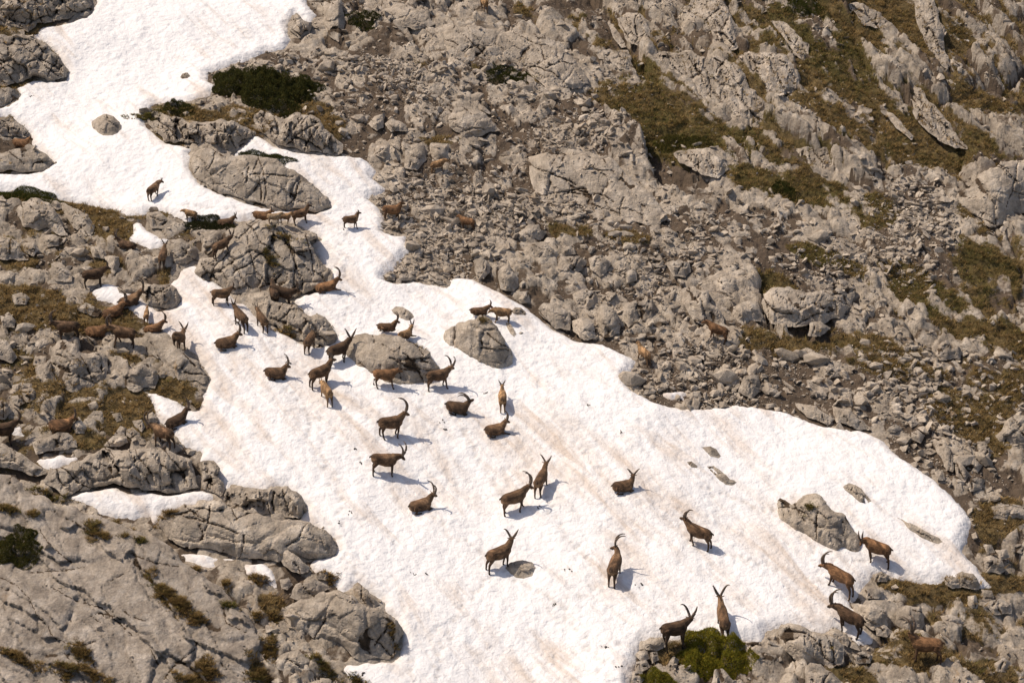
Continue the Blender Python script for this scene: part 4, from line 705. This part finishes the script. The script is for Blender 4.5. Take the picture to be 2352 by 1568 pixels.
for (cx0, cy0, rx, ry, n, g) in CUSH:
    if not n: continue
    rx, ry, n = rx*.82, ry*.74, int(n*.7)
    p = pt([cx0], [cy0], hz)[0]; s = p[1]/FPX; a = rng.uniform(0, 6.283, n); r = np.sqrt(rng.random(n)); e_ = 1+.45*np.sin(2*a+cx0)+.3*np.sin(5*a+cy0)
    bx_.append(p[0]+np.cos(a)*r*rx*s*e_*rng.uniform(.7, 1.25, n)); by_.append(p[1]+np.sin(a)*r*ry*s*1.55*e_*rng.uniform(.7, 1.25, n)-.35*np.cos(a)*r*rx*s); bs_.append(0.04+0.05*(1-r*r)); bd_.append(.07*(1-r*r)*min(1, rx/25)); bg_.append(np.full(n, g))
bx_, by_, bs_, bg_, bd_ = map(np.concatenate, (bx_, by_, bs_, bg_, bd_))
gg = np.clip(bg_+rng.normal(0, .2, len(bx_)), 0, .6)[:, None]/.6
col = ((1-gg)*np.array([[.33, .225, .10]])+gg*np.array([[.125, .125, .032]]))*rng.uniform(.55, 1.35, (len(bx_), 1))
V2, F2, C2 = blades(bx_, by_, hz(bx_, by_)+bd_, 16, bs_, np.full(len(bx_), .08), col, 1.9, .014)
V = np.concatenate([V, V2]); F = np.concatenate([F, F2+len(C)]); C = np.concatenate([C, C2])
tag(obj('grass', mesh_np('grass', V, F, M_VEG, False, None, C)), 'dry brown and olive alpine grass on ledges and between the rocks', 'grass', kind='stuff')

# ------------------------------------------------------------------ dwarf shrubs
SHRUBS = [ # label, x, y, rx, ry, height, green colour
 ('large dark juniper mat on the ledge above the upper snow tongue', 615, 216, 104, 44, 1.25, (.046,.048,.014)),
 ('dark juniper sprig right of the large juniper mat', 700, 198, 36, 22, .4, (.030,.036,.010)),
 ('flat green mat on the rock rim left of the large juniper mat', 400, 245, 48, 14, .25, (.042,.046,.012)),
 ('dark green mat draped over the top of the whale-backed outcrop', 605, 372, 56, 13, .25, (.040,.046,.012)),
 ('bright green dwarf pine at the bottom edge of the snow', 1636, 1537, 80, 38, .65, (.150,.140,.020)),
 ('low green shoots left of the bright dwarf pine', 1510, 1560, 40, 20, .3, (.130,.122,.020)),
 ('olive bush hugging the smooth slab at the left edge', 35, 1272, 56, 30, .4, (.050,.050,.014)),
 ('dark green mat on the rim of the left ridge below the snow', 60, 455, 80, 14, .3, (.045,.052,.012)),
 ('small dark shrub on the ridge beside the tan young ibex', 480, 520, 52, 14, .3, (.028,.030,.012)),
 ('dark shrub clinging to the pale cliff near the top', 835, 45, 34, 24, .35, (.034,.038,.010)),
 ('dark shrub in the gully under the pale dome of rock', 1165, 175, 44, 18, .35, (.034,.038,.010)),
 ('rounded green cushion in the grass at upper right', 1560, 325, 60, 15, .4, (.060,.058,.016)),
 ('green cushion at the top edge on the far right slope', 1850, 14, 40, 22, .35, (.050,.056,.014)),
 ('dark green cushion between grey blocks right of centre', 1800, 440, 26, 18, .35, (.034,.040,.010)),
]
def shrub_mesh(px, py, rx, ry, h, col, n):
    p = pt([px], [py], hz)[0]; s = p[1]/FPX; ax, ay = rx*s, ry*s*1.5
    a = rng.uniform(0, 6.283, n); r = np.sqrt(rng.random(n)); edge = 1+0.18*np.sin(3*a+px)+0.12*np.sin(7*a+py)
    x = p[0]+np.cos(a)*r*ax*edge; y = p[1]+np.sin(a)*r*ay*edge
    lump = 0.65+0.6*np.clip(fbm(x/0.35, y/0.35, 3, int(px)), -.8, .8)
    z = hz(x, y)+h*np.clip(1-r**2.5, 0.05, 1)*lump*rng.uniform(.03, 1.0, n)**.55
    d = rng.normal(0, 1, (n, 3)); d[:, 2] = np.abs(d[:, 2])+.5; d /= np.linalg.norm(d, axis=1)[:, None]
    e = np.cross(d, rng.normal(0, 1, (n, 3))); e /= np.linalg.norm(e, axis=1)[:, None]; L = rng.uniform(.05, .10, (n, 1))*(1.35 if h > .9 else 1); W = rng.uniform(.014, .026, (n, 1))*(1.6 if h > .9 else 1)
    c = np.stack([x, y, z], 1)
    V = np.stack([c-e*W, c+d*L*.5+e*W*0.2-d*L*.2, c+d*L, c+e*W], 1).reshape(-1, 3); F = np.arange(4*n).reshape(-1, 4)
    cc = 1.5*np.array(col)[None]*rng.uniform(.6, 1.35, (n, 1))*(1+np.array([[.5, .2, 0]])*(rng.random((n, 1)) < .25))
    return V-p, F, np.repeat(cc, 4, 0), p, ax, ay
def tube_np(P, R, k=8):
    P = np.array(P, float); n = len(P); tg = np.gradient(P, axis=0); tg /= np.linalg.norm(tg, axis=1)[:, None]+1e-9; V = []
    for i in range(n):
        ref = np.array([0, 0, 1.]) if abs(tg[i, 2]) < .9 else np.array([1., 0, 0]); sd_ = np.cross(ref, tg[i]); sd_ /= np.linalg.norm(sd_); u = np.cross(tg[i], sd_)
        rr = R[i] if isinstance(R[i], (tuple, list)) else (R[i], R[i])
        for a in range(k): V.append(P[i]+sd_*math.cos(a*2*math.pi/k)*rr[0]+u*math.sin(a*2*math.pi/k)*rr[1])
    F = [[i*k+a, i*k+(a+1) % k, (i+1)*k+(a+1) % k, (i+1)*k+a] for i in range(n-1) for a in range(k)]
    V.append(P[0]); V.append(P[-1]); c0, c1 = n*k, n*k+1
    F += [[c0, (a+1) % k, a, a] for a in range(k)]+[[c1, (n-1)*k+a, (n-1)*k+(a+1) % k, (n-1)*k+(a+1) % k] for a in range(k)]
    T = []
    for f in F:
        T.append([f[0], f[1], f[2]])
        if f[3] != f[2]: T.append([f[0], f[2], f[3]])
    return np.array(V), np.array(T)
for (lb, px, py, rx, ry, h, c) in SHRUBS:
    rx *= 1.12; ry *= 1.12; h *= .8; n = int(min(34000, 5.6*rx*ry+1200)); V, F, C, p, ax, ay = shrub_mesh(px, py, rx, ry, h, c, n)
    root = thing('dwarf_shrub', lb, 'shrub', p); obj('foliage', mesh_np('foliage', V, F, M_SHRUB, False, None, C), root)
    for q in range(4):
        a = random.uniform(0, 6.28); L = 0.6
        pts = [(0, 0, -.05)]
        for e in (.35, .7): xx, yy = math.cos(a)*ax*e*L, math.sin(a)*ay*e*L; pts.append((xx, yy, float(hz(np.array([p[0]+xx]), np.array([p[1]+yy]))[0])-p[2]+h*.3))
        v, f = tube_np(pts, [.03, .022, .01], 6); obj('stem', mesh_np('stem', v, f, M_BARK), root)

# ------------------------------------------------------------------ ibex
def rotz(v, a): c, s = math.cos(a), math.sin(a); return np.array([v[0]*c-v[1]*s, v[0]*s+v[1]*c, v[2]])
def dirv(yaw, pitch): return np.array([math.cos(pitch)*math.cos(yaw), math.cos(pitch)*math.sin(yaw), math.sin(pitch)])
COATS = {'dark': ((.070,.038,.020),(.022,.015,.011),(.115,.072,.042)), 'brown': ((.118,.064,.033),(.032,.020,.014),(.190,.120,.066)), 'red': ((.165,.082,.037),(.050,.028,.017),(.21,.112,.052)),
         'tan': ((.235,.135,.065),(.110,.064,.036),(.32,.20,.10)), 'pale': ((.34,.225,.125),(.19,.12,.07),(.42,.29,.17))}
def build_ibex(lb, px, py, head, pose='stand', size=1.0, horn=.6, coat='brown', ny=0.0, npitch=38, hy=None, hp=-28, splay=.30, seed=0, step=1.0, lift=0.0, flat=False, climb=False, group='ibex herd on the snow and rocks'):
    r = random.Random(1000+seed); hd = math.radians(head); c, s = math.cos(hd), math.sin(hd)
    g = pt([px], [py], hz)[0]; gx, gy = g[0], g[1]; S = size*0.77
    lie = pose == 'lie'; S = S*(.93 if lie else 1)
    # feet on the ground: fit a plane through the four of them
    fx = np.array([.33, .33, -.46, -.46])*S; fy = np.array([.12, -.12, .12, -.12])*S
    fz = hz(gx+fx*c-fy*s, gy+fx*s+fy*c); z0 = float(fz.mean()); sx = float(np.clip((fz[:2].mean()-fz[2:].mean())/(.79*S), -.55 if climb else -.36, .55 if climb else .36)); sy = float(np.clip((fz[[0, 2]].mean()-fz[[1, 3]].mean())/(.24*S), -.5, .5))
    if flat: sx = sy = 0.0
    z0 += lift
    res = np.clip(fz-(z0+sx*(fx+.065*S)+sy*fy), -.2, .2)/S*(0 if flat else 1); xm = -.065*S
    parts = []; samples = []                                  # tubes and colour samples (point, radius, class)
    def add(P, R, cls, k=12):
        v, f = tube_np(P, R, k); parts.append((v, f))
        P = np.array(P, float)
        for i in range(len(P)-1):
            for e in (0, .5): samples.append((*(P[i]*(1-e)+P[i+1]*e), cls if not isinstance(cls, list) else cls[i]))
    dz = -.40 if lie else 0.0; wide = (1.10 if lie else 1.0)*r.uniform(.92, 1.10); npitch += r.uniform(-5, 4)
    T = [(-.58,.69,.03,.04),(-.56,.69,.12,.14),(-.49,.685,.175,.20),(-.38,.68,.21,.235),(-.2,.66,.225,.25),(0,.635,.24,.28),(.18,.645,.235,.29),(.32,.68,.205,.265),(.42,.72,.155,.21),(.48,.74,.08,.12)]
    add([(a, 0, b+dz) for a, b, _, _ in T], [(p*wide, q*(.92 if lie else 1)) for _, _, p, q in T], 0, 14)
    n0 = np.array([.36, 0, .76+dz]); nd = dirv(math.radians(ny), math.radians(npitch)); n1 = n0+dirv(math.radians(ny*.4), math.radians(npitch))*.17; n2 = n1+nd*.17
    add([n0-nd*.08, n0, n1, n2, n2+nd*.03], [.10, (.145, .20), (.120, .16), (.092, .112), .05], 2)
    hyaw = math.radians(ny if hy is None else hy); hdv = dirv(hyaw, math.radians(hp)); side = np.array([-math.sin(hyaw), math.cos(hyaw), 0.]); hup = np.cross(hdv, side)
    h0 = n2-hdv*.07+hup*.01
    add([h0, h0+hdv*.05, h0+hdv*.13, h0+hdv*.21, h0+hdv*.29, h0+hdv*.33], [.05, (.086, .098), (.080, .092), (.060, .068), (.048, .054), .026], 3, 10)
    if horn > .35: add([h0+hdv*.24-hup*.04, h0+hdv*.235-hup*.11], [.026, .012], 1, 6)      # beard
    for sgn in (1, -1):                                       # ears
        e0 = h0+hdv*.045+side*sgn*.055+hup*.02; add([e0, e0+side*sgn*.07-hdv*.02+hup*.015, e0+side*sgn*.14-hdv*.05+hup*.02], [.026, .028, .012], 3, 6)
    add([(-.57, 0, .78+dz), (-.64, 0, .74+dz), (-.66, 0, .64+dz)], [.04, .035, .015], 1, 6)
    for q, (sgn) in enumerate((1, -1)):
        if not lie:
            a = r.uniform(-.13, .13)*step; b = r.uniform(-.13, .13)*step; zf = res[q]; zh = res[2+q]; y_ = .115*sgn
            add([(.30, y_*.8, .66), (.30, y_, .50), (.32+a*.4, y_, .28+zf*.4), (.31+a*.9, y_, .07+zf), (.33+a, y_, .035+zf), (.355+a, y_, 0+zf)], [.10, .078, .046, .034, .038, .042], [0, 4, 4, 1, 1, 1], 8)
            add([(-.40, y_*.8, .68), (-.34, y_*1.05, .52), (-.47+b*.5, y_, .32+zh*.4), (-.455+b*.9, y_, .07+zh), (-.44+b, y_, .035+zh), (-.415+b, y_, 0+zh)], [.155, .115, .052, .036, .038, .042], [0, 4, 4, 1, 1, 1], 8)
        else:
            out = r.choice((0, 1)); y_ = .15*sgn
            if out and sgn < 0: add([(.30, y_*.8, .26), (.33, y_*1.2, .12), (.52, y_*1.3, .09), (.72, y_*1.3, .04), (.76, y_*1.3, .035)], [.10, .07, .045, .035, .035], [0, 4, 1, 1], 8)
            else: add([(.30, y_*.8, .26), (.30, y_*1.2, .10), (.50, y_*1.2, .07), (.34, y_*1.35, .04), (.29, y_*1.35, .04)], [.10, .07, .05, .034, .035], [0, 4, 1, 1], 8)
            add([(-.40, y_*.9, .27), (-.17, y_*1.45, .20), (-.42, y_*1.6, .07), (-.12, y_*1.75, .04), (-.06, y_*1.75, .035)], [.15, .11, .055, .036, .036], [0, 0, 4, 1], 8)
    V = []; F = []; off = 0
    for v, f in parts: V.append(v); F.append(f+off); off += len(v)
    tmp = bpy.data.objects.new('tmp', mesh_np('tmp', np.concatenate(V), np.concatenate(F))); COL.objects.link(tmp)
    md = tmp.modifiers.new('r', 'REMESH'); md.mode = 'VOXEL'; md.voxel_size = .0185; md.use_smooth_shade = True
    m2 = tmp.modifiers.new('s', 'SMOOTH'); m2.iterations = 3; m2.factor = .5
    bpy.context.view_layer.update(); dg = bpy.context.evaluated_depsgraph_get(); me = bpy.data.meshes.new_from_object(tmp.evaluated_get(dg))
    bpy.data.objects.remove(tmp)
    me.name = 'ibex_body'; n = len(me.vertices); co = np.empty(n*3, np.float32); me.vertices.foreach_get('co', co); co = co.reshape(-1, 3).astype(float)
    SP = np.array([a[:3] for a in samples]); CL = np.array([a[3] for a in samples], int)
    d2 = ((co[:, None, :]-SP[None])**2).sum(-1); w8 = 1/(d2+.002)**2; w8 /= w8.sum(1)[:, None]
    main, darkc, lightc = [np.array(x_) for x_ in COATS[coat]]
    pal = np.stack([main, darkc*.8, main*.45+lightc*.55, main*.7+darkc*.3, main*.35+darkc*.65])[CL]; colr = w8@pal
    mo = fbm(co[:, 0]*5+seed*3.1+co[:, 1]*4, co[:, 2]*5+seed*1.7, 3, seed+900, .6)[:, None]; colr = colr*(1+.75*np.clip(mo, -.7, .9))+np.clip(mo-.15, 0, 1)*lightc*.55
    back = np.clip((co[:, 2]-(.72+dz))/.2, 0, 1)[:, None]; colr = colr*(1+.35*back)  # upper coat lightened: sunlight on the back put into the colour
    rump = np.exp(-((co[:, 0]+.60)**2+(co[:, 2]-(.62+dz))**2)/.006)[:, None]; colr = colr*(1-.6*rump)+lightc*1.6*.6*rump
    spine = np.clip((co[:, 2]-(.84+dz))/.08, 0, 1)[:, None]*(np.abs(co[:, 1:2]) < .05)*.35; colr = colr*(1-spine)+darkc*spine
    tor = np.exp(-((co[:, 2]-(.40+dz))/.05)**2)*(np.abs(co[:, 0]+.02) < .3)*(np.abs(co[:, 1]) < .14)*(.55 if not lie else 0); colr = colr*(1-tor[:, None])+lightc*1.5*tor[:, None]
    if horn > 9: colr = np.where((co[:, 2:3] < .56+dz) & (np.abs(co[:, 0:1]) < .3) & (not lie), colr*.8, colr)
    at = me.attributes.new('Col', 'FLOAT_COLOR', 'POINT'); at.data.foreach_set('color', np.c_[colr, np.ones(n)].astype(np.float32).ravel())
    def place(P):
        P = P*S; xx = np.clip(P[:, 0]-xm, -.55*S, .5*S); fade = np.clip(1-P[:, 2]/(.55*S), 0, 1) if not lie else np.clip(1-.5*P[:, 2]/S, 0, 1)
        P = P.copy(); P[:, 2] += sx*xx+sy*P[:, 1]*fade; return P
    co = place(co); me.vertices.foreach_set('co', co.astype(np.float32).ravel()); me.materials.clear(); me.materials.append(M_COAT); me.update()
    root = thing('ibex', lb, 'ibex', (gx, gy, z0-.008), hd, group)
    obj('body', me, root)
    for sgn in (1, -1):
        L = horn; nseg = max(10, int(L/.022)); P = [h0+hdv*.085+hup*.055+side*sgn*.030]; R = []
        ang0, tot = math.radians(90), math.radians(30+95*min(1, L/.8)); st_ = L/nseg
        for i in range(nseg+1):
            t = i/nseg; ridge = 1+(.16 if (i % 2 == 0 and horn > .3) else 0)
            R.append((.046*(1-.78*t)*(.65+.35*min(1, L/.6)), .066*(1-.80*t)*ridge*(.65+.35*min(1, L/.6))))
            if i < nseg:
                a = ang0+tot*(t**1.25); dd = hdv*math.cos(a)+hup*math.sin(a)+side*sgn*splay*(1.25-.7*t); P.append(P[-1]+dd/np.linalg.norm(dd)*st_)
        v, f = tube_np(P, R, 8); obj('horn', mesh_np('horn', place(v), f, M_HORN), root)
    return root

I = [ # label, foot x, foot y, heading, options
 ('reddish ibex lying on the smooth slab at the upper left edge', 49, 339, 5, dict(pose='lie', size=.88, horn=.14, coat='red', npitch=48)),
 ('lone short-horned ibex standing on the snow channel at upper left', 353, 456, 60, dict(size=.84, horn=.2, ny=-20, npitch=25)),
 ('small tan ibex standing on the ridge facing left', 438, 506, 168, dict(size=.64, horn=.06, coat='tan', npitch=10)),
 ('ibex lying on the ridge with upright spread horns right of the small tan one', 519, 517, 12, dict(pose='lie', size=.82, horn=.34, npitch=45, hy=-40)),
 ('ibex lying on the ridge beside the snow above the pale young one', 601, 503, 8, dict(pose='lie', size=.86, horn=.3, coat='red', npitch=35, hp=-15)),
 ('palest young ibex standing on the bare ridge rock', 630, 529, 8, dict(lift=.16, flat=True, size=.64, horn=.05, coat='pale', npitch=25)),
 ('young ibex facing right just behind the palest young one', 655, 522, -15, dict(lift=.16, flat=True, size=.64, horn=.12, coat='tan', npitch=40)),
 ('ibex standing on snow at the tip of the ridge facing right', 690, 515, 18, dict(size=.82, horn=.2, npitch=55, hp=-10)),
 ('slender ibex alone in the narrow snow neck below the whale-backed outcrop', 806, 524, 22, dict(size=.78, horn=.17, npitch=58, hp=-10)),
 ('ibex standing on stones at the right rim of the snow neck', 901, 506, 4, dict(size=.92, horn=.42, coat='red', npitch=58, hp=-15)),
 ('reddish young ibex on the scree facing left', 1073, 528, 165, dict(size=.74, horn=.1, coat='red', npitch=35)),
 ('small orange ibex below the rock wall on the upper scree', 1006, 391, -5, dict(size=.74, horn=.08, coat='tan', npitch=8)),
 ('orange ibex cut off by the top edge of the picture', 1113, 27, -70, dict(size=.82, horn=.2, coat='tan')),
 ('dark ibex lying left of the small snow patch among boulders', 292, 575, 165, dict(pose='lie', size=.95, horn=.6, coat='dark', npitch=40)),
 ('thin ibex seen from behind below the small snow patch', 375, 597, 88, dict(size=.84, horn=.42, splay=.6, coat='brown')),
 ('pale-necked ibex with upright horns standing in the rocks of the ridge', 509, 583, 28, dict(size=.86, horn=.62, coat='brown', npitch=30, hy=60)),
 ('dark ibex standing on the left ledge facing the grooved boulder', 216, 660, 10, dict(size=1.0, horn=.35, coat='dark', npitch=30, hp=-20)),
 ('ibex lying with the longest horns, upper of a pair at the left snow arm', 298, 701, 12, dict(pose='lie', size=1.05, horn=.9, coat='brown', npitch=42)),
 ('ibex lying, lower of a pair of long-horned ibex at the left snow arm', 260, 726, 35, dict(pose='lie', size=1.05, horn=.7, coat='red', npitch=35)),
 ('small orange young ibex standing at the left rim of the snow', 337, 740, 92, dict(size=.6, horn=.06, coat='tan', npitch=45)),
 ('long-horned ibex lying on the rock just below the small orange young one', 353, 762, 25, dict(pose='lie', size=.92, horn=.6, coat='red', npitch=40)),
 ('dark ibex standing on the rock knoll at far left facing left', 156, 784, 172, dict(size=1.05, horn=.7, coat='dark', npitch=15, splay=.2)),
 ('brown ibex lying on turf between two standing ibex at left', 222, 772, 8, dict(pose='lie', size=1.0, horn=.4, coat='red', npitch=20)),
 ('ibex standing broadside on turf facing left beside the smooth grey slab', 285, 795, 176, dict(size=1.05, horn=.6, coat='brown', npitch=20, splay=.2)),
 ('ibex seen from behind on the smooth grey slab with spread horns', 413, 811, 78, dict(size=1.0, horn=.5, splay=.55, coat='brown')),
 ('ibex standing on the left snow arm facing right below the ridge', 509, 698, 16, dict(size=.88, horn=.32, npitch=42)),
 ('ibex walking up the left snow arm toward the upper left', 553, 750, 130, dict(size=.95, horn=.45, npitch=35, hy=150)),
 ('ibex beside the lower ridge with its rump turned to the viewer', 602, 754, 122, dict(size=.88, horn=.3, npitch=35)),
 ('ibex lying on the left snow arm with one long swept-back horn showing', 521, 796, 18, dict(pose='lie', size=1.05, horn=.75, npitch=48, splay=.12)),
 ('dark ibex standing behind the curved-horned one on the lower ridge', 630, 691, 105, dict(size=.95, horn=.3, coat='dark')),
 ('dark curved-horned ibex on top of the lower ridge', 650, 702, 2, dict(size=1.0, horn=.55, coat='dark', npitch=22)),
 ('ibex lying on snow at the right foot of the broad rock ridge', 750, 666, 12, dict(pose='lie', size=1.05, horn=.75, coat='red', npitch=42, splay=.2)),
 ('ibex grazing with lowered head by the blunt nose of the lower ridge', 712, 803, 72, dict(size=.88, horn=.25, coat='brown', npitch=-15, hp=-50)),
 ('darkest ibex standing left of the round-topped boulder with wide horns', 778, 833, 28, dict(size=1.05, horn=.62, coat='dark', npitch=38, hy=65, splay=.5)),
 ('ibex lying alone in the snow left of centre with two curved horns', 634, 867, 15, dict(pose='lie', size=1.02, horn=.6, npitch=55, splay=.3)),
 ('ibex standing uphill behind the pale-rumped one, head raised', 737, 886, 30, dict(size=1.05, horn=.42, npitch=50, hp=-5)),
 ('light brown ibex facing away in front of the head-raised one', 750, 922, 118, dict(size=.9, horn=.2, coat='tan', npitch=0)),
 ('left of two ibex lying on top of the round-topped boulder', 889, 768, -8, dict(pose='lie', lift=.12, flat=True, size=.92, horn=.58, coat='brown', npitch=52, splay=.3)),
 ('right of two ibex lying on top of the round-topped boulder', 932, 784, 55, dict(pose='lie', lift=.15, flat=True, size=.92, horn=.5, coat='tan', npitch=55, hy=15)),
 ('ibex standing in front of the round-topped boulder facing right', 884, 889, 2, dict(size=.98, horn=.6, coat='red', npitch=28, splay=.3)),
 ('ibex standing at the right foot of the round-topped boulder', 1007, 891, 16, dict(size=1.02, horn=.72, coat='brown', npitch=35, hy=35, splay=.4)),
 ('ibex lying on the peak of the tall buff boulder', 1101, 731, 10, dict(pose='lie', lift=.16, flat=True, size=.88, horn=.38, coat='brown', npitch=35)),
 ('tan ibex with lowered head behind the tall buff boulder', 1154, 740, 178, dict(size=.84, horn=.12, coat='tan', npitch=-8, hp=-40)),
 ('ibex lying with head thrown back and horns touching its flank', 1051, 946, 2, dict(pose='lie', size=1.05, horn=.72, coat='dark', npitch=50, hp=22, splay=.15)),
 ('slim tan ibex seen straight from behind right of centre', 1154, 935, 92, dict(size=.84, horn=.38, coat='tan', npitch=45, splay=.6)),
 ('ibex lying just below the slim tan one facing right', 1138, 997, 18, dict(pose='lie', size=.98, horn=.6, npitch=50, splay=.1)),
 ('big ibex standing in mid snow with long swept-back horns', 899, 1006, 20, dict(size=1.1, horn=.85, npitch=42, splay=.08)),
 ('big ibex with lowered head and upright horns below the swept-horned one', 884, 1091, 10, dict(size=1.1, horn=.68, npitch=12, hy=-35, hp=-42, splay=.35)),
 ('ibex lying in mid snow below the two big standing ones', 967, 1169, 28, dict(pose='lie', size=1.08, horn=.7, npitch=48, hy=0, splay=.35)),
 ('ridged-horned ibex standing in profile at the centre of the lower snow', 1181, 1176, 18, dict(size=1.1, horn=.78, npitch=36, splay=.18)),
 ('ibex seen from behind up-right of the ridged-horned one', 1243, 1129, 68, dict(size=1.02, horn=.5, npitch=48, splay=.65)),
 ('ibex lying turned away, its horns curling out both sides', 1432, 1128, 12, dict(pose='lie', size=1.0, horn=.5, npitch=60, ny=40, hy=80, splay=.8)),
 ('ibex with forefeet on a flat rock, looking away uphill', 1147, 1307, 26, dict(size=1.1, horn=.58, npitch=55, hy=50, splay=.6)),
 ('ibex turning its head to the left, rump to the viewer, lower snow', 1412, 1329, 72, dict(size=1.1, horn=.75, npitch=50, ny=40, hy=108, hp=-10, splay=.2)),
 ('ibex standing broadside facing left in the lower right snow', 1604, 1255, 165, dict(size=1.08, horn=.55, npitch=45, hy=-15, hp=0, splay=.35)),
 ('ibex climbing straight away with long horns in a wide V', 1660, 1446, 97, dict(climb=True, size=1.08, horn=.8, npitch=40, splay=.5)),
 ('dark ibex standing behind the bright green dwarf pine', 1549, 1488, 24, dict(lift=.10, size=1.15, horn=.78, coat='dark', npitch=25, hy=40, splay=.45)),
 ('ibex bending its head back beside the big grey boulder at right', 2014, 1289, 165, dict(size=1.1, horn=.5, coat='red', npitch=10, ny=45, hy=80, hp=-50, splay=.15)),
 ('ibex stepping left with its head held low, right snow rim', 1929, 1350, 152, dict(size=1.12, horn=.72, coat='red', npitch=12, hp=-18, splay=.25)),
 ('dark ibex at the lowest corner of the snow on the right', 1951, 1452, 150, dict(size=1.15, horn=.82, coat='dark', npitch=8, hp=-25, splay=.25)),
 ('brown ibex among shaded rocks in the bottom right corner', 2126, 1530, 165, dict(lift=.12, flat=True, size=1.2, horn=.8, coat='red', npitch=50, hy=150, splay=.2)),
 ('orange young ibex on the rocks above the right snow rim', 1479, 832, 125, dict(size=.82, horn=.12, coat='tan', npitch=50)),
 ('reddish ibex beneath the grey rock wall right of centre', 1648, 785, 170, dict(size=.95, horn=.2, coat='red', npitch=30)),
 ('ibex lying at the left snow rim beside a dark rubble heap', 406, 972, 28, dict(pose='lie', size=1.0, horn=.62, npitch=50, coat='dark')),
 ('shaggy big-horned ibex stepping over rocks at the left snow rim', 375, 1028, 152, dict(size=1.04, horn=.85, npitch=8, hp=-45, coat='brown', splay=.2)),
 ('reddish ibex lying on turf at far left below the rock knoll', 140, 982, 15, dict(pose='lie', size=1.05, horn=.5, coat='red', npitch=45)),
 ('dark ibex cut off by the left edge of the picture', 6, 1019, 25, dict(size=1.12, horn=.6, coat='dark', npitch=30)),
]
for n_, (lb, px, py, hd, op) in enumerate(I): build_ibex(lb, px, py, hd, seed=n_, **op)

# ------------------------------------------------------------------ droppings on the snow
dv, df = hull(12, 777, .8)
dm = []
DP = [(813,1030),(1020,985),(1017,968),(1117,903),(830,1060),(1306,1308),(1471,1346),(1273,1390),(1390,1488),(1420,1530),(980,1320),(952,1318),(805,1175),(779,1203),(835,1549),(1425,992),(664,832),(72,221),(1350,930),(1240,1165)]
for k, (a, b) in enumerate(DP):
    p = pt([a], [b], hz)[0]; n = 5; vv = []; ff = []
    for q in range(n):
        vv.append(dv*np.array([.035, .022, .02])*random.uniform(.7, 1.5)+np.array([random.gauss(0, .06), random.gauss(0, .05), 0])); ff.append(df+q*len(dv))
    vv = np.concatenate(vv); vv[:, 2] += hz(vv[:, 0]+p[0], vv[:, 1]+p[1])-p[2]+.012
    dm.append((vv+p, np.concatenate(ff)))
off = 0; vs = []; fz_ = []
for v, f in dm: vs.append(v); fz_.append(f+off); off += len(v)
tag(obj('droppings', mesh_np('droppings', np.concatenate(vs), np.concatenate(fz_), M_DUNG, False)), 'scattered dark droppings on the snow', 'droppings', kind='stuff')
